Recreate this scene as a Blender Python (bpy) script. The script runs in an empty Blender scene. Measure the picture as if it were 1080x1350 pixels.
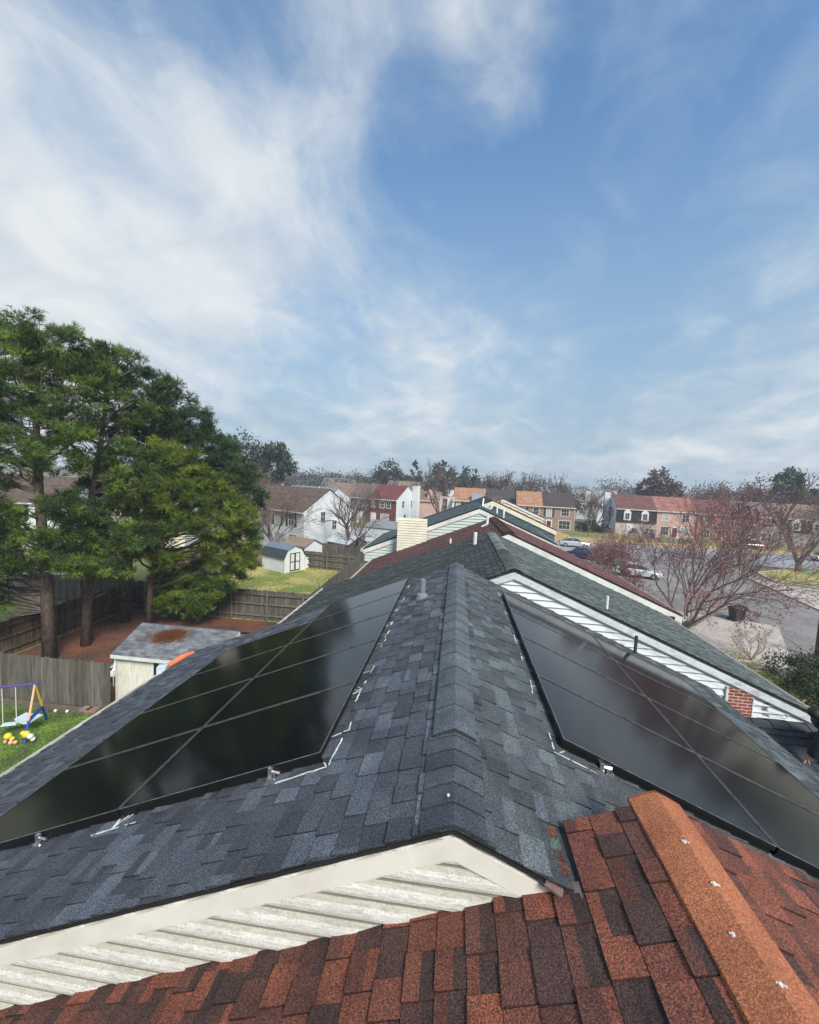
import bpy, math, random
import numpy as np
from mathutils import Vector, Matrix, Quaternion
R = math.radians
random.seed(7); rng = np.random.default_rng(7)
sc = bpy.context.scene
col = sc.collection

# ------------------------------------------------------------------ camera
CAMZ = 9.6
cd = bpy.data.cameras.new('camera'); cam = bpy.data.objects.new('camera', cd); col.objects.link(cam)
cd.sensor_fit = 'HORIZONTAL'; cd.sensor_width = 36.0; cd.lens = 552.96 / 1080 * 36
cd.clip_start = 0.05; cd.clip_end = 3000
F = Vector((-0.10936504, 0.99080035, -0.07971168)); RR = Vector((0.99251731, 0.11323091, 0.04569636)); UU = Vector((-0.0543018, 0.07411764, 0.99577))
m = Matrix((RR, UU, -F)).transposed().to_4x4(); m.translation = Vector((0, 0, CAMZ)); cam.matrix_world = m
sc.camera = cam
sc.render.resolution_x = 819; sc.render.resolution_y = 1024

# ------------------------------------------------------------------ world, sun, exposure
SUN_EL, SUN_AZ = R(44), R(146)      # azimuth clockwise from +Y
w = bpy.data.worlds.new('World'); sc.world = w; w.use_nodes = True
nt = w.node_tree; nt.nodes.clear()
def N(nt, t, **k):
    n = nt.nodes.new(t)
    for a, b in k.items():
        if a in ('operation', 'blend_type', 'data_type', 'noise_dimensions', 'feature', 'sky_type', 'interpolation_type', 'distance', 'attribute_name', 'clamp', 'wave_type', 'noise_type', 'vector_type', 'bands_direction', 'location'): setattr(n, a, b)
        else: n.inputs[a].default_value = b
    return n
def math_(nt, op, a, b=None, clamp=False):
    n = nt.nodes.new('ShaderNodeMath'); n.operation = op; n.use_clamp = clamp
    for i, x in enumerate((a, b)):
        if x is None: continue
        if hasattr(x, 'is_linked') or hasattr(x, 'links'): nt.links.new(x, n.inputs[i])
        else: n.inputs[i].default_value = x
    return n.outputs[0]
def ramp(nt, fac, stops, interp='LINEAR'):
    n = nt.nodes.new('ShaderNodeValToRGB'); n.color_ramp.interpolation = interp
    e = n.color_ramp.elements
    while len(e) < len(stops): e.new(0.5)
    for i, (p, c) in enumerate(stops):
        e[i].position = p; e[i].color = (c[0], c[1], c[2], 1) if hasattr(c, '__len__') else (c, c, c, 1)
    nt.links.new(fac, n.inputs[0]); return n.outputs[0]
sky = nt.nodes.new('ShaderNodeTexSky'); sky.sky_type = 'NISHITA'; sky.sun_disc = False
sky.sun_elevation = SUN_EL; sky.sun_rotation = SUN_AZ; sky.altitude = 0; sky.air_density = 1.15; sky.dust_density = 0.3; sky.ozone_density = 3.0
tc = nt.nodes.new('ShaderNodeTexCoord')
nrm = N(nt, 'ShaderNodeVectorMath', operation='NORMALIZE'); nt.links.new(tc.outputs['Generated'], nrm.inputs[0])
D = nrm.outputs[0]
sp = nt.nodes.new('ShaderNodeSeparateXYZ'); nt.links.new(D, sp.inputs[0])
zz = math_(nt, 'ADD', math_(nt, 'MAXIMUM', sp.outputs[2], 0.0), 0.32)
cb = nt.nodes.new('ShaderNodeCombineXYZ')
nt.links.new(math_(nt, 'DIVIDE', sp.outputs[0], zz), cb.inputs[0]); nt.links.new(math_(nt, 'DIVIDE', sp.outputs[1], zz), cb.inputs[1])
def noise(nt, vec, scale, detail=6, rough=0.55, dist=0.0, off=(0, 0, 0), sc3=(1, 1, 1), rot=(0, 0, 0)):
    mp = nt.nodes.new('ShaderNodeMapping'); mp.inputs['Location'].default_value = off; mp.inputs['Scale'].default_value = sc3; mp.inputs['Rotation'].default_value = rot
    nt.links.new(vec, mp.inputs[0])
    n = nt.nodes.new('ShaderNodeTexNoise'); n.inputs['Scale'].default_value = scale; n.inputs['Detail'].default_value = detail
    n.inputs['Roughness'].default_value = rough; n.inputs['Distortion'].default_value = dist
    nt.links.new(mp.outputs[0], n.inputs['Vector']); return n.outputs[0]
def lump(dx, dy, dz, inner, outer):
    v = Vector((dx, dy, dz)).normalized()
    d = N(nt, 'ShaderNodeVectorMath', operation='DOT_PRODUCT'); nt.links.new(D, d.inputs[0]); d.inputs[1].default_value = v
    mr = nt.nodes.new('ShaderNodeMapRange'); mr.interpolation_type = 'SMOOTHERSTEP'
    mr.inputs['From Min'].default_value = math.cos(R(outer)); mr.inputs['From Max'].default_value = math.cos(R(inner))
    nt.links.new(d.outputs['Value'], mr.inputs[0]); return mr.outputs[0]
def pxdir(u, v): d = F + RR * ((u - 540) / 552.96) - UU * ((v - 675) / 552.96); return d.normalized()
SKYV = .92
# the cloud banks of that day, given as compass directions in the sky
n1 = noise(nt, cb.outputs[0], 1.5, 9, 0.58, 0.5, (3.1, 1.7, 0), (1.0, 0.75, 1), (0, 0, R(25)))
n2 = noise(nt, cb.outputs[0], 5.0, 8, 0.6, 0.7, (7.3, 4.2, 0), (1.0, 0.85, 1), (0, 0, R(-35)))
cov = math_(nt, 'ADD', math_(nt, 'MULTIPLY', n1, 1.0), math_(nt, 'SUBTRACT', math_(nt, 'MULTIPLY', n2, 0.5), .175))
LUMPS = [(60, 300, 6, 28, .17), (330, 250, 1, 16, .12), (-200, 330, 10, 40, .20), (560, 20, 1, 15, .16), (640, 80, 0, 9, .12), (400, 90, 2, 13, .03), (330, 470, 2, 14, .08), (970, 60, 2, 15, .05), (0, 480, 3, 22, .12),
         (560, 600, 5, 26, .06), (1030, 540, 4, 20, .09), (850, 170, 3, 24, -.20), (560, 170, 1, 8, -.14), (560, 430, 3, 20, .03), (130, 70, 2, 14, -.14), (220, 380, 1, 9, -.06)]
LV = [(pxdir(a, b), i, o, k) for a, b, i, o, k in LUMPS] + [(Vector((.9, .2, .35)), 5, 35, .18), (Vector((.3, -.9, .5)), 10, 60, .2)]
for v, i, o, k in LV: cov = math_(nt, 'ADD', cov, math_(nt, 'MULTIPLY', lump(v.x, v.y, v.z, i, o), k))
mask = ramp(nt, cov, [(0.44, 0.0), (0.58, 0.16), (0.70, 0.46), (0.84, 0.84), (1.0, 1.0)], 'LINEAR')
n3 = noise(nt, cb.outputs[0], 3.0, 6, 0.5, 0.4, (1.3, 8.2, 0))
ccol = ramp(nt, n3, [(0.30, (2.7, 3.15, 3.75)), (0.58, (4.1, 4.3, 4.4))])
# thin veil near the horizon
veil = ramp(nt, sp.outputs[2], [(0.0, 0.97), (0.12, 0.9), (0.35, 0.6), (0.6, 0.2), (0.9, 0.05)])
vm = nt.nodes.new('ShaderNodeMix'); vm.data_type = 'RGBA'; nt.links.new(veil, vm.inputs[0]); hs = nt.nodes.new('ShaderNodeHueSaturation'); hs.inputs['Saturation'].default_value = 1.12; hs.inputs['Value'].default_value = SKYV; nt.links.new(sky.outputs[0], hs.inputs['Color']); tn = nt.nodes.new('ShaderNodeMix'); tn.data_type = 'RGBA'; tn.blend_type = 'MULTIPLY'; tn.inputs[0].default_value = 1; tn.inputs[7].default_value = (.80, 1.02, 1.04, 1); nt.links.new(hs.outputs[0], tn.inputs[6]); nt.links.new(tn.outputs[2], vm.inputs[6]); vm.inputs[7].default_value = (1.78, 2.35, 3.0, 1)
cm = nt.nodes.new('ShaderNodeMix'); cm.data_type = 'RGBA'; nt.links.new(mask, cm.inputs[0]); nt.links.new(vm.outputs[2], cm.inputs[6]); nt.links.new(ccol, cm.inputs[7])
bg = nt.nodes.new('ShaderNodeBackground'); bg.inputs[1].default_value = 0.10; nt.links.new(cm.outputs[2], bg.inputs[0])
wo = nt.nodes.new('ShaderNodeOutputWorld'); nt.links.new(bg.outputs[0], wo.inputs[0])

sl = bpy.data.lights.new('sun', 'SUN'); sun = bpy.data.objects.new('sun', sl); col.objects.link(sun)
sl.energy = 2.5; sl.angle = R(20); sl.color = (1.0, 0.95, 0.86)
sd = Vector((math.sin(SUN_AZ) * math.cos(SUN_EL), math.cos(SUN_AZ) * math.cos(SUN_EL), math.sin(SUN_EL)))
sun.rotation_euler = sd.to_track_quat('Z', 'Y').to_euler(); sun.location = (0, 0, 60)
sc.view_settings.view_transform = 'Standard'; sc.view_settings.look = 'None'; sc.view_settings.exposure = 0.98; sc.view_settings.gamma = 1
sc.render.engine = 'CYCLES'
sc.cycles.max_bounces = 6; sc.cycles.transparent_max_bounces = 8

# ------------------------------------------------------------------ materials
def mat(name, c1, c2=None, scale=3.0, rough=0.8, bump=0.0, bscale=None, attr=False, metal=0.0, spec=0.5, detail=5, speck=0.0, speck_scale=300, coat=0.0, trans=0.0, stain=None, stretch=(1, 1, 1), contrast=(0.35, 0.65)):
    mt = bpy.data.materials.new(name); mt.use_nodes = True; t = mt.node_tree; b = t.nodes['Principled BSDF']
    tcn = t.nodes.new('ShaderNodeTexCoord'); O = tcn.outputs['Object']
    nz = noise(t, O, scale, detail, 0.6, 0.2, sc3=stretch)
    if c2 is None: c2 = tuple(x * 0.8 for x in c1)
    c = ramp(t, nz, [(contrast[0], c2), (contrast[1], c1)])
    if attr:
        at = t.nodes.new('ShaderNodeAttribute'); at.attribute_name = 'Col'
        mx = t.nodes.new('ShaderNodeMix'); mx.data_type = 'RGBA'; mx.blend_type = 'MULTIPLY'; mx.inputs[0].default_value = 1
        t.links.new(c, mx.inputs[6]); t.links.new(at.outputs[0], mx.inputs[7]); c = mx.outputs[2]
    if speck:
        n2 = noise(t, O, speck_scale, 2, 0.7)
        s = ramp(t, n2, [(0.30, 1 - speck), (0.5, 1.0), (0.70, 1 + speck * 1.8)])
        mx = t.nodes.new('ShaderNodeMix'); mx.data_type = 'RGBA'; mx.blend_type = 'MULTIPLY'; mx.inputs[0].default_value = 1; mx.clamp_result = False
        t.links.new(c, mx.inputs[6]); t.links.new(s, mx.inputs[7]); c = mx.outputs[2]
    if stain:
        scol, sscale, amt, sst = stain
        n4 = noise(t, O, sscale, 6, 0.65, 0.6, off=(5, 2, 1), sc3=sst)
        f = ramp(t, n4, [(0.48, 0), (0.72, amt)])
        mx = t.nodes.new('ShaderNodeMix'); mx.data_type = 'RGBA'; t.links.new(f, mx.inputs[0])
        t.links.new(c, mx.inputs[6]); mx.inputs[7].default_value = (*scol, 1); c = mx.outputs[2]
    t.links.new(c, b.inputs['Base Color'])
    b.inputs['Roughness'].default_value = rough; b.inputs['Metallic'].default_value = metal; b.inputs['Specular IOR Level'].default_value = spec
    if coat: b.inputs['Coat Weight'].default_value = coat; b.inputs['Coat Roughness'].default_value = 0.05
    if bump:
        n3 = noise(t, O, bscale or scale * 6, 4, 0.6)
        bp = t.nodes.new('ShaderNodeBump'); bp.inputs['Strength'].default_value = bump; bp.inputs['Distance'].default_value = 0.01
        t.links.new(n3, bp.inputs['Height']); t.links.new(bp.outputs[0], b.inputs['Normal'])
    if trans:
        tr = t.nodes.new('ShaderNodeBsdfTranslucent'); t.links.new(c, tr.inputs[0]); ms = t.nodes.new('ShaderNodeMixShader'); ms.inputs[0].default_value = trans
        out = t.nodes['Material Output']; t.links.new(b.outputs[0], ms.inputs[1]); t.links.new(tr.outputs[0], ms.inputs[2]); t.links.new(ms.outputs[0], out.inputs[0])
    return mt
def brickmat(name, c1, c2, mortar, sx=0.21, sy=0.07):
    mt = bpy.data.materials.new(name); mt.use_nodes = True; t = mt.node_tree; b = t.nodes['Principled BSDF']
    tcn = t.nodes.new('ShaderNodeTexCoord'); s = t.nodes.new('ShaderNodeSeparateXYZ'); t.links.new(tcn.outputs['Object'], s.inputs[0])
    c = t.nodes.new('ShaderNodeCombineXYZ'); t.links.new(math_(t, 'ADD', s.outputs[0], s.outputs[1]), c.inputs[0]); t.links.new(s.outputs[2], c.inputs[1])
    bk = t.nodes.new('ShaderNodeTexBrick'); bk.inputs['Scale'].default_value = 1; bk.inputs['Brick Width'].default_value = sx; bk.inputs['Row Height'].default_value = sy; bk.inputs['Mortar Size'].default_value = 0.008
    bk.inputs['Color1'].default_value = (*c1, 1); bk.inputs['Color2'].default_value = (*c2, 1); bk.inputs['Mortar'].default_value = (*mortar, 1)
    t.links.new(c.outputs[0], bk.inputs[0]); t.links.new(bk.outputs[0], b.inputs['Base Color']); b.inputs['Roughness'].default_value = 0.9
    return mt
G = (1, 1, 1)
M = {}
M['shingle'] = mat('shingle_granules', (1.06, 1.06, 1.06), (.66, .66, .68), 3.4, 0.85, 0.5, 260, attr=True, speck=0.8, speck_scale=135, spec=0.4)
M['shingle_far'] = mat('weathered_shingles', (1, 1, 1), (.62, .64, .62), 1.3, 0.85, 0.3, 60, attr=True, speck=0.3, speck_scale=40, spec=0.4, stretch=(.5, 1.6, .5))
M['cap_orange'] = mat('orange_cap_granules', (.38, .135, .058), (.25, .08, .038), 2.2, 0.85, 0.5, 260, speck=0.6, speck_scale=150)
M['fascia'] = mat('cream_fascia', (.74, .72, .65), (.66, .64, .57), 2.2, 0.45, 0, stain=((.3, .28, .2), 2.0, .25, (1, 1, 1)))
M['siding_near'] = mat('mildewed_white_siding', (.66, .65, .61), (.56, .55, .50), 3, 0.5, 0.05, 60, attr=True, speck=.12, speck_scale=90, stain=((.20, .195, .16), 34.0, .6, (.5, 1, 2.6)))
M['siding_white'] = mat('white_siding', (.68, .72, .74), (.60, .65, .67), 1.2, 0.6, stain=((.35, .37, .35), 6, .2, (1, 1, 3)))
M['siding_cream'] = mat('cream_siding', (.72, .68, .54), (.64, .60, .48), 1.2, 0.6, stain=((.35, .33, .25), 3, .4, (1, 1, 3)))
M['siding_green'] = mat('pale_green_siding', (.50, .56, .52), (.44, .50, .46), 1.2, 0.6)
M['trim'] = mat('white_trim', (.72, .73, .72), (.6, .6, .58), 1.5, 0.5, stain=((.3, .3, .27), 3, .4, (1, 1, 1)))
M['trim_peel'] = mat('peeling_white_fascia', (.62, .66, .69), (.55, .58, .6), 2, 0.6, stain=((.16, .16, .15), 5, .6, (1, 1, 2)))
M['black_edge'] = mat('dark_drip_edge', (.02, .02, .022), (.012, .012, .012), 5, 0.6)
M['gutter'] = mat('white_gutter', (.66, .65, .60), (.5, .48, .42), 3, 0.4, stain=((.25, .2, .14), 3, .4, (1, 1, 1)))
M['pipe_white'] = mat('white_pvc', (.75, .76, .76), (.62, .62, .6), 4, 0.4)
M['pipe_dark'] = mat('lead_flashing', (.09, .10, .12), (.05, .055, .065), 6, 0.45, metal=0.3)
M['metal'] = mat('bare_aluminium', (.55, .55, .56), (.4, .4, .4), 8, 0.35, metal=0.9)
M['rust_metal'] = mat('rusty_flashing', (.25, .20, .18), (.18, .09, .06), 12, 0.4, metal=0.5)
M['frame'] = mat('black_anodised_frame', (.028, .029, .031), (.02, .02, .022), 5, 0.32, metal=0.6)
M['pv'] = mat('panel_glass', (.006, .007, .010), (.004, .005, .007), 8, 0.11, spec=0.34, coat=0.0)
M['chalk'] = mat('white_crayon', (.75, .77, .74), (.35, .37, .36), 60, 0.9)
M['edge_glint'] = mat('painted_edge_glint', (.36, .36, .34), (.10, .10, .10), 18, 0.5, metal=0.2)  # pale tone paints the sky's glint along the frame edges
M['glass'] = mat('window_glass', (.03, .04, .05), (.02, .025, .03), 2, 0.06, spec=0.8)
M['blind'] = mat('window_blinds', (.42, .44, .44), (.3, .32, .33), 2, 0.5)
M['brick'] = brickmat('red_brick', (.25, .06, .04), (.36, .10, .06), (.42, .36, .32))
M['brick_patch'] = brickmat('red_brick_patch', (.22, .045, .03), (.30, .07, .045), (.5, .42, .38), .17, .062)
M['brick_brown'] = brickmat('brown_brick', (.20, .12, .09), (.28, .17, .13), (.35, .3, .27))
M['brick_tan'] = brickmat('tan_brick', (.42, .34, .28), (.5, .42, .36), (.5, .46, .42))
M['wood'] = mat('weathered_fence_wood', (.17, .155, .135), (.085, .08, .072), 1.4, 0.95, 0.3, 30, attr=True, stretch=(6, 6, .8))
M['wood_brown'] = mat('brown_fence_wood', (.17, .125, .085), (.075, .055, .04), 1.4, 0.95, 0.3, 30, attr=True, stretch=(6, 6, .8))
M['bark'] = mat('pine_bark', (.15, .11, .09), (.05, .04, .035), 9, 0.95, 0.8, 25, stretch=(1, 1, .4))
M['bark_grey'] = mat('grey_bark', (.20, .155, .135), (.09, .07, .06), 7, 0.95, 0.4, 25)
M['twig'] = mat('bare_twig', (.26, .19, .165), (.15, .11, .10), 7, 0.95)
M['needles'] = mat('pine_needles', (1, 1, 1), (.75, .8, .7), 1.5, 0.55, attr=True, spec=0.3, trans=0.25)
M['leaf'] = mat('leaves', (1, 1, 1), (.75, .75, .75), 1.5, 0.6, attr=True, spec=0.3, trans=0.2)
M['grass'] = mat('lawn', (.12, .16, .04), (.17, .14, .06), 0.3, 0.95, 0.6, 25, speck=.6, speck_scale=5, detail=10)
M['lawn_near'] = mat('bright_lawn', (.115, .20, .018), (.05, .075, .016), 0.9, 0.95, 0.8, 40, speck=.8, speck_scale=14, detail=10, contrast=(.38, .60))
M['lawn_yellow'] = mat('yellow_green_lawn', (.34, .28, .09), (.13, .17, .03), 0.28, 0.95, 0.6, 25, speck=.6, speck_scale=5, detail=10, contrast=(.40, .56))
M['straw'] = mat('straw_lawn', (.46, .30, .11), (.30, .22, .08), 0.35, 0.95, 0.6, 25, speck=.35, speck_scale=10, detail=8)
M['litter'] = mat('pine_straw', (.16, .052, .026), (.05, .034, .022), .7, 0.95, 0.8, 30, speck=.7, speck_scale=12, detail=10)
M['asphalt'] = mat('court_asphalt', (.25, .225, .215), (.15, .14, .14), 0.22, 0.9, 0.2, 60, speck=.35, speck_scale=9, detail=12, stain=((.09, .08, .08), .5, .5, (1, 1, 1)))
M['road'] = mat('road_asphalt', (.27, .28, .29), (.22, .225, .235), 0.25, 0.9, 0.1, 60, speck=.12, speck_scale=20)
M['concrete'] = mat('concrete', (.47, .42, .37), (.36, .32, .29), 0.7, 0.9, 0.1, 40, speck=.12, speck_scale=20)
M['dirt'] = mat('yard_soil', (.15, .12, .085), (.09, .075, .05), 0.6, 0.95, 0.5, 20, speck=.4, speck_scale=15)
M['terrain'] = mat('terrain_grass', (.16, .15, .07), (.10, .10, .05), 0.03, 0.95, speck=.3, speck_scale=.6)
M['shed_cream'] = mat('cream_shed_boards', (.76, .74, .66), (.66, .64, .55), 1.2, 0.75, stain=((.28, .26, .18), 4, .5, (3, 3, .6)))
M['tyre'] = mat('rubber', (.02, .02, .02), (.015, .015, .015), 5, 0.8)

def hexc(r, g, b): # sRGB 0-255 -> linear
    return tuple(((x / 255) / 12.92 if x / 255 < .04045 else ((x / 255 + .055) / 1.055) ** 2.4) for x in (r, g, b))
def plain(name, c, rough=0.6, metal=0.0, coat=0.0):
    if name not in M: M[name] = mat(name, c, tuple(x * .82 for x in c), 2.5, rough, metal=metal, coat=coat)
    return M[name]

# ------------------------------------------------------------------ mesh helpers
class MB:
    def __init__(s): s.v = []; s.f = []; s.c = []; s.cur = (1, 1, 1)
    def face(s, pts, c=None):
        i = len(s.v); s.v += [tuple(p) for p in pts]; s.f.append(tuple(range(i, i + len(pts)))); s.c.append(c or s.cur)
    def hexa(s, b, t, c=None):    # bottom 4 (ccw), top 4
        i = len(s.v); s.v += [tuple(p) for p in b] + [tuple(p) for p in t]
        fs = [(3, 2, 1, 0), (4, 5, 6, 7), (0, 1, 5, 4), (1, 2, 6, 5), (2, 3, 7, 6), (3, 0, 4, 7)]
        for f in fs: s.f.append(tuple(i + k for k in f)); s.c.append(c or s.cur)
    def box(s, x0, x1, y0, y1, z0, z1, c=None):
        s.hexa([(x0, y0, z0), (x1, y0, z0), (x1, y1, z0), (x0, y1, z0)], [(x0, y0, z1), (x1, y0, z1), (x1, y1, z1), (x0, y1, z1)], c)
    def cbox(s, c, sx, sy, sz, rz=0, colr=None):
        ca, sa = math.cos(rz), math.sin(rz); P = []
        for z in (-sz / 2, sz / 2):
            for a, b in ((-1, -1), (1, -1), (1, 1), (-1, 1)):
                x, y = a * sx / 2, b * sy / 2; P.append((c[0] + x * ca - y * sa, c[1] + x * sa + y * ca, c[2] + z))
        s.hexa(P[:4], P[4:], colr)
    def bar(s, a, b, wd, th, up=(0, 0, 1), c=None):
        a, b = Vector(a), Vector(b); d = (b - a).normalized(); u = Vector(up); sde = d.cross(u)
        if sde.length < 1e-4: sde = d.cross(Vector((1, 0, 0)))
        sde.normalize(); u = sde.cross(d).normalized()
        q = [sde * (-wd / 2) - u * th / 2, sde * wd / 2 - u * th / 2, sde * wd / 2 + u * th / 2, sde * (-wd / 2) + u * th / 2]
        s.hexa([a + k for k in q], [b + k for k in q], c)
    def tube(s, pts, rad, n=8, cap=True, c=None):
        pts = [Vector(p) for p in pts]; rings = []
        if not hasattr(rad, '__len__'): rad = [rad] * len(pts)
        ref = None
        for i, p in enumerate(pts):
            d = (pts[min(i + 1, len(pts) - 1)] - pts[max(i - 1, 0)])
            if d.length < 1e-6: d = Vector((0, 0, 1))
            d.normalize()
            if ref is None: ref = d.orthogonal().normalized()
            ref = (ref - d * ref.dot(d))
            ref = ref.normalized() if ref.length > 1e-5 else d.orthogonal().normalized()
            q = d.cross(ref); i0 = len(s.v)
            for k in range(n):
                a = 2 * math.pi * k / n; s.v.append(tuple(p + (ref * math.cos(a) + q * math.sin(a)) * rad[i]))
            rings.append(i0)
        for a, b in zip(rings, rings[1:]):
            for k in range(n): s.f.append((a + k, a + (k + 1) % n, b + (k + 1) % n, b + k)); s.c.append(c or s.cur)
        if cap:
            s.f.append(tuple(rings[0] + k for k in reversed(range(n)))); s.c.append(c or s.cur)
            s.f.append(tuple(rings[-1] + k for k in range(n))); s.c.append(c or s.cur)
    def prism(s, poly, axis, a0, a1, c=None):   # poly of 2D pts extruded along axis
        def P(p, a): return {'x': (a, p[0], p[1]), 'y': (p[0], a, p[1]), 'z': (p[0], p[1], a)}[axis]
        i = len(s.v); n = len(poly); s.v += [P(p, a0) for p in poly] + [P(p, a1) for p in poly]
        s.f.append(tuple(i + k for k in reversed(range(n)))); s.f.append(tuple(i + n + k for k in range(n))); s.c += [c or s.cur] * 2
        for k in range(n): s.f.append((i + k, i + (k + 1) % n, i + n + (k + 1) % n, i + n + k)); s.c.append(c or s.cur)
    def build(s, name, mt, parent=None, sub=(0, 0, 0), smooth=False, loc=(0, 0, 0)):
        me = bpy.data.meshes.new(name); sx, sy, sz = sub
        me.from_pydata([(a - sx, b - sy, c - sz) for a, b, c in s.v], [], s.f); me.materials.append(mt)
        at = me.color_attributes.new('Col', 'FLOAT_COLOR', 'CORNER')
        ar = np.ones((len(me.loops), 4), np.float32); cc = np.array(s.c, np.float32).reshape(-1, 3)
        tot = np.array([len(f) for f in s.f]); ar[:, :3] = np.repeat(cc, tot, axis=0); at.data.foreach_set('color', ar.ravel())
        if smooth: me.polygons.foreach_set('use_smooth', [True] * len(me.polygons))
        o = bpy.data.objects.new(name, me); col.objects.link(o); o.location = loc
        if parent: o.parent = parent
        return o
def npmesh(name, V, k, C, mt, parent=None, sub=(0, 0, 0)):   # V (nf*k,3), C (nf,3)
    V = np.asarray(V, np.float32) - np.array(sub, np.float32); nf = len(V) // k
    me = bpy.data.meshes.new(name); me.vertices.add(len(V)); me.vertices.foreach_set('co', V.ravel())
    me.loops.add(len(V)); me.loops.foreach_set('vertex_index', np.arange(len(V), dtype=np.int32))
    me.polygons.add(nf); me.polygons.foreach_set('loop_start', np.arange(0, len(V), k, dtype=np.int32)); me.polygons.foreach_set('loop_total', np.full(nf, k, dtype=np.int32))
    me.update(); me.materials.append(mt)
    at = me.color_attributes.new('Col', 'FLOAT_COLOR', 'CORNER'); ar = np.ones((nf * k, 4), np.float32); ar[:, :3] = np.repeat(C, k, axis=0); at.data.foreach_set('color', ar.ravel())
    o = bpy.data.objects.new(name, me); col.objects.link(o)
    if parent: o.parent = parent
    return o
def tag(o, label=None, cat=None, group=None, kind=None):
    if label: o['label'] = label
    if cat: o['category'] = cat
    if group: o['group'] = group
    if kind: o['kind'] = kind
    return o
def empty(name, loc, label, cat, group=None, rz=0):
    o = bpy.data.objects.new(name, None); col.objects.link(o); o.location = loc; o.rotation_euler = (0, 0, rz); o.empty_display_size = .2
    return tag(o, label, cat, group)

# ------------------------------------------------------------------ ground
def sheet(name, pts, z, mt, cat, label, kind='structure'):
    b = MB(); b.face([(x, y, z) for x, y in pts]); o = b.build(name, mt); tag(o, label, cat, kind=kind); return o
T = 0.4159
sheet('ground', [(-900, -200), (900, -200), (900, 1600), (-900, 1600)], -0.02, M['terrain'], 'ground', 'open dull green ground reaching to the horizon')
sheet('yard_soil', [(-60, -10), (60, -10), (60, 60), (-60, 60)], -0.012, M['dirt'], 'ground', 'bare yard soil around the row of houses')
sheet('back_lawn', [(-22, -6), (-4.9, -6), (-4.9, 14.0), (-22, 14.0)], 0.0, M['lawn_near'], 'lawn', 'bright green back lawn under the swing set')
sheet('pine_straw_bed', [(-21.3, 14.45), (-4.9, 14.45), (-4.9, 25.2), (-21.3, 25.2)], 0.004, M['litter'], 'ground', 'red-brown pine straw bed round the trunks')
sheet('side_lawn', [(-60, 8), (-21.3, 8), (-21.3, 60), (-60, 60)], 0.0, M['grass'], 'lawn', 'lawn beyond the pines')
sheet('far_yard_lawn', [(-21.3, 25.2), (-4.9, 25.2), (-4.9, 41), (-21.3, 41)], 0.0, M['lawn_yellow'], 'lawn', 'yellow-green lawn with the barn shed')
sheet('parking_court', [(9, 24.5), (34, 24.5), (36, 60.2), (9, 60.2)], 0.02, M['asphalt'], 'pavement', 'pale asphalt parking court under the budding tree')
sheet('street', [(-80, 60.5), (140, 60.5), (140, 74.5), (-80, 74.5)], 0.03, M['road'], 'road', 'pale grey asphalt street')
sheet('straw_lawn', [(4, 75.1), (80, 75.1), (80, 92), (4, 92)], 0.05, M['straw'], 'lawn', 'straw-coloured lawn before the brick townhouse')
sheet('far_green_lawn', [(22, 82), (90, 77), (90, 95), (22, 95)], 0.06, M['grass'], 'lawn', 'green lawn strip by the dark mansard house')
sheet('front_verge', [(7.6, 2), (15.9, 2), (17.6, 24), (7.6, 27.5)], 0.03, M['lawn_yellow'], 'lawn', 'yellow-green front verge beside the roofs')
sheet('corner_island', [(35.5, 49.8), (40, 46.8), (90, 46.8), (90, 58.6), (43, 58.6), (37, 55)], 0.14, M['lawn_yellow'], 'lawn', 'grassed corner island by the street')
sheet('concrete_apron', [(33.5, 51), (38.5, 46.4), (90, 46.4), (90, 30), (30.8, 37)], 0.045, M['concrete'], 'pavement', 'pale concrete apron at the right')
sheet('front_walk', [(9.5, 27.6), (19, 24.6), (24, 33), (12, 37)], 0.035, M['concrete'], 'pavement', 'concrete walk under the budding tree')
def kerb(pts, label):
    b = MB()
    for a, c in zip(pts, pts[1:]): b.bar((a[0], a[1], .08), (c[0], c[1], .08), .18, .16)
    o = b.build('kerb', M['concrete']); tag(o, label, 'kerb', kind='structure')
kerb([(-80, 74.8), (140, 74.8)], 'far kerb of the street'); kerb([(35.5, 49.8), (37, 55), (43, 58.7), (90, 58.7)], 'kerb of the corner island')
kerb([(33.4, 51), (30.7, 37), (28, 20)], 'pale kerb between court and apron'); kerb([(15.95, 2), (17.7, 24), (19.2, 24.5)], 'kerb of the front verge')
kerb([(35.5, 49.7), (40, 46.7), (90, 46.7)], 'front kerb of the corner island')
sheet('side_street', [(-60, 27), (-26, 27), (-26, 32), (-60, 32)], 0.02, M['road'], 'road', 'side street beyond the pines')

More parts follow.
